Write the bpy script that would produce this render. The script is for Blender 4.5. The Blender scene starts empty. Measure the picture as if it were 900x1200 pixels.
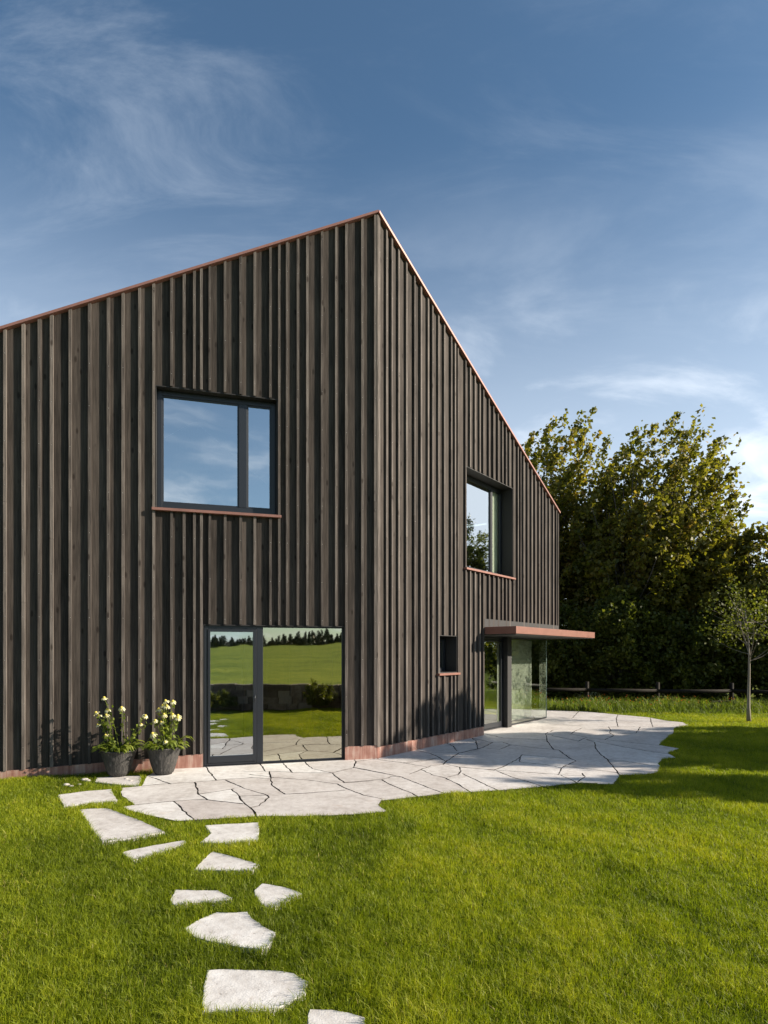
import bpy, bmesh, math, random
import numpy as np
from mathutils import Vector, Matrix
R = math.radians
sc = bpy.context.scene
COL = sc.collection

# ------------------------------------------------------------------ camera
EYE = 1.75
cam_d = bpy.data.cameras.new('camera')
cam_d.sensor_fit = 'HORIZONTAL'
cam_d.sensor_width = 30.0
cam_d.lens = 24.0                      # 720 px over a 900 px wide frame
cam_d.shift_y = 166.0/900.0            # rising front: horizon at 766 of 1200
cam_d.clip_start = 0.05
cam_d.clip_end = 3000
cam = bpy.data.objects.new('camera', cam_d)
cam.location = (0, 0, EYE)
cam.rotation_euler = (math.pi/2, 0, 0)
COL.objects.link(cam)
sc.camera = cam

# ------------------------------------------------------------------ light
SUN_EL, SUN_AZ = 23.0, -5.0            # azimuth from +x towards +y
world = bpy.data.worlds.new("World")
sc.world = world
world.use_nodes = True
nt = world.node_tree
bg = nt.nodes['Background']
sky = nt.nodes.new('ShaderNodeTexSky')
sky.sky_type = 'NISHITA'
sky.sun_disc = False
sky.sun_elevation = R(SUN_EL)
sky.sun_rotation = R(90-SUN_AZ)
sky.altitude = 600
sky.air_density = 1.0
sky.dust_density = 1.2
sky.ozone_density = 2.2
def N(tree, typ, **kw):
    n = tree.nodes.new(typ)
    for k, v in kw.items():
        setattr(n, k, v)
    return n
tc = N(nt, 'ShaderNodeTexCoord')
sep = N(nt, 'ShaderNodeSeparateXYZ')
nt.links.new(tc.outputs['Generated'], sep.inputs[0])
addz = N(nt, 'ShaderNodeMath', operation='ADD'); addz.inputs[1].default_value = 0.22
nt.links.new(sep.outputs['Z'], addz.inputs[0])
mxz = N(nt, 'ShaderNodeMath', operation='MAXIMUM'); mxz.inputs[1].default_value = 0.05
nt.links.new(addz.outputs[0], mxz.inputs[0])
dx = N(nt, 'ShaderNodeMath', operation='DIVIDE'); dy = N(nt, 'ShaderNodeMath', operation='DIVIDE')
nt.links.new(sep.outputs['X'], dx.inputs[0]); nt.links.new(mxz.outputs[0], dx.inputs[1])
nt.links.new(sep.outputs['Y'], dy.inputs[0]); nt.links.new(mxz.outputs[0], dy.inputs[1])
cmb = N(nt, 'ShaderNodeCombineXYZ')
nt.links.new(dx.outputs[0], cmb.inputs[0]); nt.links.new(dy.outputs[0], cmb.inputs[1])
def cloud_layer(rot, scl, loc, nscale, detail, rough, dist, lo, hi):
    mp = N(nt, 'ShaderNodeMapping'); mp.inputs['Rotation'].default_value = (0, 0, R(rot))
    mp.inputs['Scale'].default_value = scl; mp.inputs['Location'].default_value = loc
    nt.links.new(cmb.outputs[0], mp.inputs[0])
    no = N(nt, 'ShaderNodeTexNoise')
    no.inputs['Scale'].default_value = nscale; no.inputs['Detail'].default_value = detail
    no.inputs['Roughness'].default_value = rough; no.inputs['Distortion'].default_value = dist
    nt.links.new(mp.outputs[0], no.inputs['Vector'])
    mr = N(nt, 'ShaderNodeMapRange', interpolation_type='SMOOTHSTEP')
    mr.inputs['From Min'].default_value = lo; mr.inputs['From Max'].default_value = hi
    nt.links.new(no.outputs['Fac'], mr.inputs['Value'])
    return mr.outputs[0]
def mth(op, a, b):
    m = N(nt, 'ShaderNodeMath', operation=op)
    for i, v in enumerate((a, b)):
        if isinstance(v, (int, float)): m.inputs[i].default_value = v
        else: nt.links.new(v, m.inputs[i])
    return m.outputs[0]
wisps = cloud_layer(68, (0.8, 2.2, 1), (3.1, 0.4, 0), 2.6, 10, 0.66, 0.6, 0.42, 0.78)
def blob(cx, cy, r0, r1):
    vm = N(nt, 'ShaderNodeVectorMath', operation='DISTANCE'); vm.inputs[1].default_value = (cx, cy, 0)
    nt.links.new(cmb.outputs[0], vm.inputs[0])
    mr = N(nt, 'ShaderNodeMapRange', interpolation_type='SMOOTHSTEP')
    mr.inputs['From Min'].default_value = r1; mr.inputs['From Max'].default_value = r0
    nt.links.new(vm.outputs['Value'], mr.inputs['Value']); return mr.outputs[0]
patch = mth('MAXIMUM', mth('MAXIMUM', blob(-0.38, 0.75, 0.1, 0.62), mth('MULTIPLY', blob(0.35, 1.0, 0.0, 0.6), 0.5)), mth('MULTIPLY', blob(-0.6, -1.2, 0.3, 1.5), 0.6))
puffs = cloud_layer(-12, (1.0, 1.5, 1), (1.7, 5.2, 0), 2.2, 8, 0.58, 0.4, 0.46, 0.78)
lowm = N(nt, 'ShaderNodeMapRange', interpolation_type='SMOOTHSTEP')
lowm.inputs['From Min'].default_value = 0.66; lowm.inputs['From Max'].default_value = 0.12
nt.links.new(sep.outputs['Z'], lowm.inputs['Value'])
c1 = mth('MULTIPLY', mth('MULTIPLY', wisps, patch), 0.20)
c2 = mth('MULTIPLY', mth('MULTIPLY', puffs, lowm.outputs[0]), 0.85)
front = N(nt, 'ShaderNodeMapRange', interpolation_type='SMOOTHSTEP')
front.inputs['From Min'].default_value = -0.35; front.inputs['From Max'].default_value = 0.35; front.inputs['To Min'].default_value = 0.25
nt.links.new(sep.outputs['Y'], front.inputs['Value'])
veil = mth('MULTIPLY', mth('MULTIPLY', lowm.outputs[0], front.outputs[0]), 0.56)
east = mth('MULTIPLY', blob(2.1, 0.95, 0.35, 1.25), 0.92)
cl = mth('MINIMUM', mth('ADD', mth('ADD', mth('ADD', c1, c2), veil), east), 0.95)
tint = N(nt, 'ShaderNodeMix', data_type='RGBA', blend_type='MULTIPLY')
tint.inputs[0].default_value = 1.0
tint.inputs[7].default_value = (0.93, 1.11, 1.12, 1)
nt.links.new(sky.outputs[0], tint.inputs[6])
mixc = N(nt, 'ShaderNodeMix', data_type='RGBA')
mixc.inputs[7].default_value = (8.0, 8.7, 9.6, 1)
nt.links.new(tint.outputs[2], mixc.inputs[6])
nt.links.new(cl, mixc.inputs[0])
nt.links.new(mixc.outputs[2], bg.inputs['Color'])
bg.inputs['Strength'].default_value = 0.067

sun_d = bpy.data.lights.new('sun', 'SUN')
sun_d.energy = 5.0
sun_d.angle = R(0.55)
sun_d.color = (1.0, 0.90, 0.76)
sun = bpy.data.objects.new('sun', sun_d)
sdir = Vector((math.cos(R(SUN_EL))*math.cos(R(SUN_AZ)), math.cos(R(SUN_EL))*math.sin(R(SUN_AZ)), math.sin(R(SUN_EL))))
sun.rotation_euler = sdir.to_track_quat('Z', 'Y').to_euler()
sun.location = (30, 0, 20)
COL.objects.link(sun)
sc.view_settings.view_transform = 'Standard'
sc.view_settings.look = 'None'
sc.view_settings.exposure = 1.0
sc.view_settings.gamma = 1.0
sc.view_settings.use_curve_mapping = False
sc.render.engine = 'CYCLES'
sc.cycles.max_bounces = 8
sc.cycles.diffuse_bounces = 3
sc.cycles.transparent_max_bounces = 16
sc.cycles.glossy_bounces = 5

# ------------------------------------------------------------------ helpers
def tag(o, label=None, cat=None, group=None, kind=None):
    if label: o['label'] = label
    if cat: o['category'] = cat
    if group: o['group'] = group
    if kind: o['kind'] = kind
    return o
def empty(name, loc=(0, 0, 0), rz=0):
    o = bpy.data.objects.new(name, None)
    o.location = loc; o.rotation_euler = (0, 0, rz); o.empty_display_size = 0.3
    COL.objects.link(o); return o
def new_obj(name, me, mat=None, parent=None, loc=(0, 0, 0), rz=0):
    o = bpy.data.objects.new(name, me)
    if mat is not None and len(me.materials) == 0:
        me.materials.append(mat)
    o.location = loc; o.rotation_euler = (0, 0, rz)
    COL.objects.link(o)
    if parent is not None: o.parent = parent
    return o
class MB:
    """collects plain polygons, with a colour value per polygon"""
    def __init__(s): s.v = []; s.f = []; s.c = []; s.m = []; s.sm = []
    def face(s, pts, c=0.5, m=0):
        n = len(s.v); s.v += [tuple(p) for p in pts]; s.f.append(tuple(range(n, n+len(pts)))); s.c.append(c); s.m.append(m); s.sm.append(False)
    def box(s, x0, x1, y0, y1, z0, z1, c=0.5, m=0, top=None, bot=None):
        """box; top/bot may be functions of x giving a slanted top or bottom"""
        zt = [top(x0), top(x1)] if top else [z1, z1]
        zb = [bot(x0), bot(x1)] if bot else [z0, z0]
        n = len(s.v)
        s.v += [(x0, y0, zb[0]), (x1, y0, zb[1]), (x1, y1, zb[1]), (x0, y1, zb[0]),
                (x0, y0, zt[0]), (x1, y0, zt[1]), (x1, y1, zt[1]), (x0, y1, zt[0])]
        for q in ((0, 3, 2, 1), (4, 5, 6, 7), (0, 1, 5, 4), (1, 2, 6, 5), (2, 3, 7, 6), (3, 0, 4, 7)):
            s.f.append(tuple(n+i for i in q)); s.c.append(c); s.m.append(m); s.sm.append(False)
    def tube(s, pts, radii, k=6, c=0.5, m=0, cap=True):
        pts = [Vector(p) for p in pts]
        n0 = len(s.v); up = Vector((0.13, 0.21, 1)).normalized()
        for i, p in enumerate(pts):
            d = (pts[min(i+1, len(pts)-1)] - pts[max(i-1, 0)])
            if d.length < 1e-6: d = Vector((0, 0, 1))
            d.normalize()
            a = d.cross(up)
            if a.length < 0.05: a = d.cross(Vector((1, 0, 0)))
            a.normalize(); b = d.cross(a)
            for j in range(k):
                t = 2*math.pi*j/k
                s.v.append(tuple(p + (a*math.cos(t) + b*math.sin(t))*radii[i]))
        for i in range(len(pts)-1):
            for j in range(k):
                q = n0+i*k
                s.f.append((q+j, q+(j+1) % k, q+k+(j+1) % k, q+k+j)); s.c.append(c); s.m.append(m); s.sm.append(True)
        if cap:
            s.f.append(tuple(n0+j for j in range(k))[::-1]); s.c.append(c); s.m.append(m); s.sm.append(False)
            q = n0+(len(pts)-1)*k
            s.f.append(tuple(q+j for j in range(k))); s.c.append(c); s.m.append(m); s.sm.append(False)
    def lathe(s, prof, c0=(0, 0), k=32, c=0.5, m=0, rib=0, seed=0):
        rnd = random.Random(seed); ph = [rnd.uniform(-1, 1) for _ in range(k)]
        n0 = len(s.v)
        for (r, z) in prof:
            for j in range(k):
                t = 2*math.pi*j/k; rr = r + rib*ph[j]*(r > 0.02)
                s.v.append((c0[0]+rr*math.cos(t), c0[1]+rr*math.sin(t), z))
        for i in range(len(prof)-1):
            for j in range(k):
                q = n0+i*k
                s.f.append((q+j, q+(j+1) % k, q+k+(j+1) % k, q+k+j)); s.c.append(c); s.m.append(m); s.sm.append(True)
    def mesh(s, name):
        me = bpy.data.meshes.new(name)
        me.from_pydata(s.v, [], s.f)
        at = me.attributes.new('tint', 'FLOAT', 'FACE')
        at.data.foreach_set('value', np.array(s.c, dtype=np.float32))
        me.polygons.foreach_set('material_index', np.array(s.m, dtype=np.int32))
        me.polygons.foreach_set('use_smooth', np.array(s.sm, dtype=bool))
        me.update(); return me
    def build(s, name, mats, parent=None, loc=(0, 0, 0), rz=0, bevel=0):
        me = s.mesh(name)
        for m in (mats if isinstance(mats, (list, tuple)) else [mats]): me.materials.append(m)
        o = new_obj(name, me, None, parent, loc, rz)
        if bevel:
            md = o.modifiers.new('bevel', 'BEVEL'); md.width = bevel; md.segments = 2; md.limit_method = 'ANGLE'
        return o
def np_mesh(name, V, sizes, loops, tint=None, smooth=False):
    """fast mesh from numpy: V (n,3), sizes of faces, loop vertex index; tint per vertex"""
    me = bpy.data.meshes.new(name)
    me.vertices.add(len(V)); me.vertices.foreach_set('co', np.asarray(V, np.float32).ravel())
    me.loops.add(len(loops)); me.loops.foreach_set('vertex_index', np.asarray(loops, np.int32))
    me.polygons.add(len(sizes))
    starts = np.concatenate(([0], np.cumsum(sizes)[:-1])).astype(np.int32)
    me.polygons.foreach_set('loop_start', starts)
    if smooth: me.polygons.foreach_set('use_smooth', np.ones(len(sizes), bool))
    if tint is not None:
        at = me.attributes.new('tint', 'FLOAT', 'POINT'); at.data.foreach_set('value', np.asarray(tint, np.float32))
    me.update(calc_edges=True)
    return me

# ------------------------------------------------------------------ materials
def mat_new(name):
    m = bpy.data.materials.new(name); m.use_nodes = True
    t = m.node_tree; b = t.nodes['Principled BSDF']
    return m, t, b
def link(t, a, b): t.links.new(a, b)
def ramp(t, fac, stops):
    r = t.nodes.new('ShaderNodeValToRGB'); e = r.color_ramp.elements
    e[0].position, e[0].color = stops[0][0], (*stops[0][1], 1)
    e[1].position, e[1].color = stops[-1][0], (*stops[-1][1], 1)
    for p, c in stops[1:-1]:
        x = e.new(p); x.color = (*c, 1)
    link(t, fac, r.inputs[0]); return r.outputs[0]
def noise(t, vec, scale, detail=4, rough=0.55, dist=0, scl=None):
    if scl:
        mp = t.nodes.new('ShaderNodeMapping'); mp.inputs['Scale'].default_value = scl
        link(t, vec, mp.inputs[0]); vec = mp.outputs[0]
    n = t.nodes.new('ShaderNodeTexNoise')
    n.inputs['Scale'].default_value = scale; n.inputs['Detail'].default_value = detail
    n.inputs['Roughness'].default_value = rough; n.inputs['Distortion'].default_value = dist
    link(t, vec, n.inputs['Vector']); return n.outputs['Fac']
def mixc_(t, fac, a, b, mode='MIX'):
    m = t.nodes.new('ShaderNodeMix'); m.data_type = 'RGBA'; m.blend_type = mode
    for i, v in ((0, fac), (6, a), (7, b)):
        if isinstance(v, (int, float)): m.inputs[i].default_value = v
        elif isinstance(v, tuple): m.inputs[i].default_value = (*v, 1)
        else: link(t, v, m.inputs[i])
    return m.outputs[2]
def math_(t, op, a, b=0.0, c=None):
    m = t.nodes.new('ShaderNodeMath'); m.operation = op
    for i, v in enumerate((a, b) if c is None else (a, b, c)):
        if isinstance(v, (int, float)): m.inputs[i].default_value = v
        else: link(t, v, m.inputs[i])
    return m.outputs[0]
def bump(t, b, h, strength=0.3, dist=0.01):
    n = t.nodes.new('ShaderNodeBump'); n.inputs['Strength'].default_value = strength; n.inputs['Distance'].default_value = dist
    link(t, h, n.inputs['Height']); link(t, n.outputs[0], b.inputs['Normal'])
def coords(t): 
    n = t.nodes.new('ShaderNodeTexCoord'); return n.outputs['Object']
def attr(t, name='tint'):
    n = t.nodes.new('ShaderNodeAttribute'); n.attribute_name = name; return n.outputs['Fac']

def wood_mat(name, dark, mid, light, rough=0.75):
    m, t, b = mat_new(name); co = coords(t); a = attr(t)
    mp = t.nodes.new('ShaderNodeCombineXYZ')
    link(t, math_(t, 'MULTIPLY', a, 37.0), mp.inputs[0]); link(t, math_(t, 'MULTIPLY', a, 91.0), mp.inputs[2])
    va = t.nodes.new('ShaderNodeVectorMath'); va.operation = 'ADD'
    link(t, co, va.inputs[0]); link(t, mp.outputs[0], va.inputs[1]); v = va.outputs[0]
    grain = noise(t, v, 1.0, 8, 0.65, 0.6, (60, 60, 2.2))
    fine = noise(t, v, 1.0, 5, 0.7, 0, (240, 240, 9))
    blot = noise(t, v, 1.0, 4, 0.6, 0, (9, 9, 1.3))
    vo = t.nodes.new('ShaderNodeTexVoronoi'); vo.inputs['Scale'].default_value = 1.0; vo.inputs['Randomness'].default_value = 1
    mk = t.nodes.new('ShaderNodeMapping'); mk.inputs['Scale'].default_value = (7.0, 7.0, 2.6); link(t, v, mk.inputs[0]); link(t, mk.outputs[0], vo.inputs['Vector'])
    knot = t.nodes.new('ShaderNodeMapRange'); knot.interpolation_type = 'SMOOTHSTEP'
    knot.inputs['From Min'].default_value = 0.07; knot.inputs['From Max'].default_value = 0.17
    link(t, vo.outputs['Distance'], knot.inputs['Value'])
    k2 = math_(t, 'MULTIPLY_ADD', knot.outputs[0], 0.75, 0.25)
    f = math_(t, 'ADD', math_(t, 'MULTIPLY', grain, 0.62), math_(t, 'MULTIPLY', blot, 0.40))
    f = math_(t, 'ADD', f, math_(t, 'MULTIPLY_ADD', a, 0.17, -0.10))
    c = ramp(t, f, [(0.30, dark), (0.50, mid), (0.74, light)])
    c = mixc_(t, 1.0, c, mixc_(t, k2, (0.25, 0.22, 0.2), (1, 1, 1)), 'MULTIPLY')
    link(t, c, b.inputs['Base Color']); b.inputs['Roughness'].default_value = rough
    b.inputs['Specular IOR Level'].default_value = 0.12
    bump(t, b, math_(t, 'ADD', fine, grain), 0.6, 0.004)
    return m
M = {}
M['board'] = wood_mat('dark_stained_board', (0.018, 0.015, 0.013), (0.052, 0.0425, 0.0365), (0.100, 0.082, 0.070))
M['batten'] = wood_mat('weathered_batten', (0.026, 0.022, 0.020), (0.090, 0.076, 0.067), (0.205, 0.176, 0.155))
M['beam'] = wood_mat('rough_beam', (0.008, 0.007, 0.006), (0.02, 0.016, 0.012), (0.04, 0.034, 0.027))
M['floor_wood'] = wood_mat('oak_floor', (0.16, 0.11, 0.07), (0.24, 0.17, 0.10), (0.32, 0.23, 0.14), 0.5)
M['cabinet'] = wood_mat('brown_cabinet', (0.05, 0.026, 0.012), (0.085, 0.045, 0.02), (0.13, 0.07, 0.035), 0.5)

def plain(name, col, rough=0.5, metal=0.0, var=0.15, scale=12, bmp=0.05):
    m, t, b = mat_new(name); co = coords(t)
    n = noise(t, co, scale, 5, 0.6)
    c = mixc_(t, n, tuple(x*(1-var) for x in col), tuple(min(1, x*(1+var)) for x in col))
    link(t, c, b.inputs['Base Color']); b.inputs['Roughness'].default_value = rough; b.inputs['Metallic'].default_value = metal
    bump(t, b, n, bmp, 0.004); return m
def copper_mat():
    m, t, b = mat_new('oxidised_copper'); co = coords(t)
    st = noise(t, co, 1.0, 5, 0.6, 0.2, (22, 22, 1.6))
    cl = noise(t, co, 5.0, 4, 0.6)
    c = ramp(t, math_(t, 'ADD', math_(t, 'MULTIPLY', st, 0.65), math_(t, 'MULTIPLY', cl, 0.35)),
             [(0.33, (0.20, 0.080, 0.058)), (0.5, (0.34, 0.175, 0.135)), (0.66, (0.50, 0.37, 0.31))])
    link(t, c, b.inputs['Base Color']); b.inputs['Metallic'].default_value = 0.25; b.inputs['Roughness'].default_value = 0.5
    bump(t, b, cl, 0.08, 0.01); return m
M['patina'] = copper_mat()
M['copper'] = plain('red_brown_copper', (0.27, 0.130, 0.100), 0.42, 0.35, 0.28, 6, 0.06)
M['frame'] = plain('anthracite_frame', (0.014, 0.016, 0.021), 0.38, 0.0, 0.08)
M['dark'] = plain('dark_soffit', (0.014, 0.013, 0.013), 0.7)
M['plaster'] = plain('inner_plaster', (0.60, 0.58, 0.54), 0.85)
M['curtain'] = plain('pale_curtain', (0.62, 0.64, 0.56), 0.9, 0, 0.1, 20)
M['nail'] = plain('steel_nail', (0.30, 0.28, 0.26), 0.5, 0.3)
M['roof'] = plain('copper_roof', (0.20, 0.11, 0.085), 0.5, 0.4, 0.2, 3)
M['bark'] = wood_mat('grey_bark', (0.05, 0.042, 0.034), (0.10, 0.086, 0.068), (0.18, 0.16, 0.13), 0.9)
M['palebark'] = wood_mat('pale_bark', (0.13, 0.11, 0.085), (0.24, 0.205, 0.165), (0.34, 0.30, 0.25), 0.9)

def glass_mat(name, refl=0.50, tintc=(0.78, 0.86, 0.76), gl=(0.92, 0.96, 0.98), wav=0.07):
    m = bpy.data.materials.new(name); m.use_nodes = True; t = m.node_tree
    t.nodes.remove(t.nodes['Principled BSDF']); out = t.nodes['Material Output']
    g = t.nodes.new('ShaderNodeBsdfGlossy'); g.inputs['Roughness'].default_value = 0.018; g.inputs['Color'].default_value = (*gl, 1)
    tr = t.nodes.new('ShaderNodeBsdfTransparent'); tr.inputs['Color'].default_value = (*tintc, 1)
    mx = t.nodes.new('ShaderNodeMixShader')
    fr = t.nodes.new('ShaderNodeFresnel'); fr.inputs['IOR'].default_value = 1.45
    f = math_(t, 'MINIMUM', math_(t, 'ADD', fr.outputs[0], refl), 1.0)
    link(t, f, mx.inputs[0]); link(t, tr.outputs[0], mx.inputs[1]); link(t, g.outputs[0], mx.inputs[2])
    link(t, mx.outputs[0], out.inputs['Surface'])
    co = coords(t); n = noise(t, co, 1.6, 2, 0.5)
    bp = t.nodes.new('ShaderNodeBump'); bp.inputs['Strength'].default_value = wav; bp.inputs['Distance'].default_value = 0.02
    link(t, n, bp.inputs['Height']); link(t, bp.outputs[0], g.inputs['Normal'])
    return m
M['glass'] = glass_mat('coated_window_glass', 0.58)
M['glass_warm'] = glass_mat('warm_window_glass', 0.52, (0.80, 0.78, 0.58), (0.97, 0.93, 0.74))
M['glass_clear'] = glass_mat('clear_green_glass', 0.30, (0.90, 0.95, 0.89), (0.93, 0.97, 0.93))

def stone_mat():
    m, t, b = mat_new('pale_travertine'); co = coords(t)
    at = t.nodes.new('ShaderNodeAttribute'); at.attribute_name = 'tint'
    big = noise(t, co, 1.7, 7, 0.68, 0.5); mid = noise(t, co, 11, 6, 0.65); fine = noise(t, co, 90, 4, 0.7)
    pit_v = noise(t, co, 1.0, 3, 0.6, 0.4, (26, 60, 26))
    pit = t.nodes.new('ShaderNodeMapRange'); pit.interpolation_type = 'SMOOTHSTEP'
    pit.inputs['From Min'].default_value = 0.645; pit.inputs['From Max'].default_value = 0.70
    link(t, pit_v, pit.inputs['Value'])
    f = math_(t, 'ADD', math_(t, 'MULTIPLY', big, 0.5), math_(t, 'MULTIPLY', mid, 0.5))
    c = ramp(t, f, [(0.36, (0.43, 0.40, 0.375)), (0.5, (0.59, 0.57, 0.55)), (0.64, (0.71, 0.70, 0.685))])
    tn = mixc_(t, at.outputs['Fac'], (0.80, 0.74, 0.71), (1.06, 1.04, 1.02))
    c = mixc_(t, 1.0, c, tn, 'MULTIPLY')
    rust = noise(t, co, 4.3, 6, 0.7, 0.4); rr = t.nodes.new('ShaderNodeMapRange')
    rr.inputs['From Min'].default_value = 0.60; rr.inputs['From Max'].default_value = 0.78; rr.inputs['To Max'].default_value = 0.45
    link(t, rust, rr.inputs['Value'])
    c = mixc_(t, rr.outputs[0], c, (0.42, 0.27, 0.18))
    c = mixc_(t, math_(t, 'MULTIPLY', pit.outputs[0], 0.75), c, (0.16, 0.12, 0.10))
    link(t, c, b.inputs['Base Color']); b.inputs['Roughness'].default_value = 0.75
    h = math_(t, 'SUBTRACT', math_(t, 'ADD', math_(t, 'MULTIPLY', mid, 0.7), math_(t, 'MULTIPLY', fine, 0.25)), math_(t, 'MULTIPLY', pit.outputs[0], 0.5))
    bump(t, b, h, 0.5, 0.012); return m
M['stone'] = stone_mat()
def soil_mat():
    m, t, b = mat_new('lawn_soil'); co = coords(t)
    n = noise(t, co, 2.0, 6, 0.65); n2 = noise(t, co, 40, 4, 0.7)
    c = ramp(t, math_(t, 'ADD', math_(t, 'MULTIPLY', n, 0.5), math_(t, 'MULTIPLY', n2, 0.5)),
             [(0.35, (0.060, 0.075, 0.010)), (0.5, (0.115, 0.14, 0.014)), (0.65, (0.17, 0.19, 0.02))])
    link(t, c, b.inputs['Base Color']); b.inputs['Roughness'].default_value = 1.0
    b.inputs['Specular IOR Level'].default_value = 0.1
    bump(t, b, n2, 0.8, 0.03); return m
M['soil'] = soil_mat()
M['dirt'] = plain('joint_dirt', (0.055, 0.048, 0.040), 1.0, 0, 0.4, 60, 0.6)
def meadow_mat():
    m, t, b = mat_new('meadow_grass'); co = coords(t)
    n = noise(t, co, 0.25, 6, 0.6); n2 = noise(t, co, 3, 5, 0.7); n3 = noise(t, co, 1.0, 3, 0.5, 0, (0.6, 2.5, 1))
    f = math_(t, 'ADD', math_(t, 'ADD', math_(t, 'MULTIPLY', n, 0.4), math_(t, 'MULTIPLY', n2, 0.3)), math_(t, 'MULTIPLY', n3, 0.3))
    c = ramp(t, f, [(0.38, (0.075, 0.12, 0.014)), (0.5, (0.16, 0.20, 0.022)), (0.62, (0.25, 0.27, 0.035))])
    link(t, c, b.inputs['Base Color']); b.inputs['Roughness'].default_value = 1.0
    b.inputs['Specular IOR Level'].default_value = 0.1
    bump(t, b, n2, 0.6, 0.2); return m
M['meadow'] = meadow_mat()
def leaf_mat(name, stops, trans=0.35, rough=0.55, spec=0.3):
    m, t, b = mat_new(name); a = attr(t)
    c = ramp(t, a, stops)
    link(t, c, b.inputs['Base Color']); b.inputs['Roughness'].default_value = rough; b.inputs['Specular IOR Level'].default_value = spec
    tl = t.nodes.new('ShaderNodeBsdfTranslucent')
    c2 = mixc_(t, 1.0, c, (1.25, 1.35, 0.55), 'MULTIPLY'); link(t, c2, tl.inputs['Color'])
    mx = t.nodes.new('ShaderNodeMixShader'); mx.inputs[0].default_value = trans
    link(t, b.outputs[0], mx.inputs[1]); link(t, tl.outputs[0], mx.inputs[2])
    link(t, mx.outputs[0], t.nodes['Material Output'].inputs['Surface']); return m
M['grass'] = leaf_mat('lawn_blades', [(0.0, (0.065, 0.090, 0.005)), (0.4, (0.188, 0.235, 0.010)), (0.75, (0.35, 0.365, 0.018)), (0.93, (0.46, 0.40, 0.04)), (1.0, (0.42, 0.35, 0.14))], 0.42, 0.5, 0.25)
M['maple'] = leaf_mat('maple_leaves', [(0.0, (0.075, 0.085, 0.012)), (0.5, (0.180, 0.158, 0.024)), (0.85, (0.265, 0.212, 0.040)), (1.0, (0.34, 0.20, 0.05))], 0.52, 0.5, 0.35)
M['leafdark'] = leaf_mat('dark_shrub_leaves', [(0.0, (0.05, 0.06, 0.010)), (0.6, (0.12, 0.13, 0.020)), (1.0, (0.20, 0.19, 0.035))], 0.45)
M['leafgrey'] = leaf_mat('grey_green_leaves', [(0.0, (0.07, 0.078, 0.022)), (0.6, (0.14, 0.145, 0.04)), (1.0, (0.22, 0.20, 0.07))], 0.55)
M['leafbright'] = leaf_mat('fresh_leaves', [(0.0, (0.07, 0.10, 0.014)), (0.6, (0.15, 0.19, 0.025)), (1.0, (0.26, 0.28, 0.05))], 0.45)
M['needle'] = leaf_mat('conifer_needles', [(0.0, (0.012, 0.020, 0.010)), (1.0, (0.035, 0.048, 0.022))], 0.1)
M['petal'] = leaf_mat('cream_petals', [(0.0, (0.55, 0.50, 0.22)), (1.0, (0.72, 0.69, 0.50))], 0.25)
M['heart'] = plain('yellow_flower_heart', (0.50, 0.40, 0.07), 0.8, 0, 0.3, 60)
M['redpetal'] = leaf_mat('wild_petals', [(0.0, (0.45, 0.07, 0.03)), (0.5, (0.60, 0.16, 0.05)), (1.0, (0.60, 0.42, 0.10))], 0.3)
def pot_mat():
    m, t, b = mat_new('charcoal_pot'); co = coords(t)
    n = noise(t, co, 1.0, 5, 0.65, 0.3, (45, 45, 7))
    c = ramp(t, n, [(0.35, (0.016, 0.015, 0.014)), (0.6, (0.055, 0.050, 0.045)), (0.75, (0.13, 0.12, 0.105))])
    link(t, c, b.inputs['Base Color']); b.inputs['Roughness'].default_value = 0.75
    bump(t, b, n, 0.9, 0.012); return m
M['pot'] = pot_mat()
M['earth'] = plain('potting_soil', (0.03, 0.022, 0.016), 1.0, 0, 0.4, 60, 0.6)
def drystone_mat():
    m, t, b = mat_new('dry_stone'); co = coords(t); a = attr(t)
    n = noise(t, co, 6, 6, 0.65)
    c = ramp(t, math_(t, 'ADD', math_(t, 'MULTIPLY', n, 0.6), math_(t, 'MULTIPLY', a, 0.4)), [(0.3, (0.07, 0.05, 0.036)), (0.5, (0.15, 0.11, 0.085)), (0.7, (0.27, 0.22, 0.18))])
    link(t, c, b.inputs['Base Color']); b.inputs['Roughness'].default_value = 0.9
    bump(t, b, n, 0.7, 0.03); return m
M['drystone'] = drystone_mat()

# ------------------------------------------------------------------ setting: house frame of reference
CX, CY = -0.0996, 10.25
AL, AR = math.atan2(0.2863, 0.9581), math.atan2(0.792, 0.6105)
dL, nL = Vector((math.cos(AL), math.sin(AL), 0)), Vector((math.sin(AL), -math.cos(AL), 0))
dR, nR = Vector((math.cos(AR), math.sin(AR), 0)), Vector((math.sin(AR), -math.cos(AR), 0))
C0 = Vector((CX, CY, 0))
RIDGE = 9.12
SL, SR = 0.503, 0.456
LR, LL = 7.84, 9.0
topL = lambda x: RIDGE + SL*x          # x negative leftwards
topR = lambda x: RIDGE - SR*x
def WL(s, off=0.0, z=0.0):             # s metres left of the corner
    p = C0 - dL*s + nL*off; return (p.x, p.y, z)
def WR(s, off=0.0, z=0.0):
    p = C0 + dR*s + nR*off; return (p.x, p.y, z)
B0, A0 = Vector(WR(LR)), Vector(WL(LL))
D0 = B0 - nR*8.0; A1 = A0 - nL*9.0; E0 = Vector((-6.0, 19.5, 0))

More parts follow.
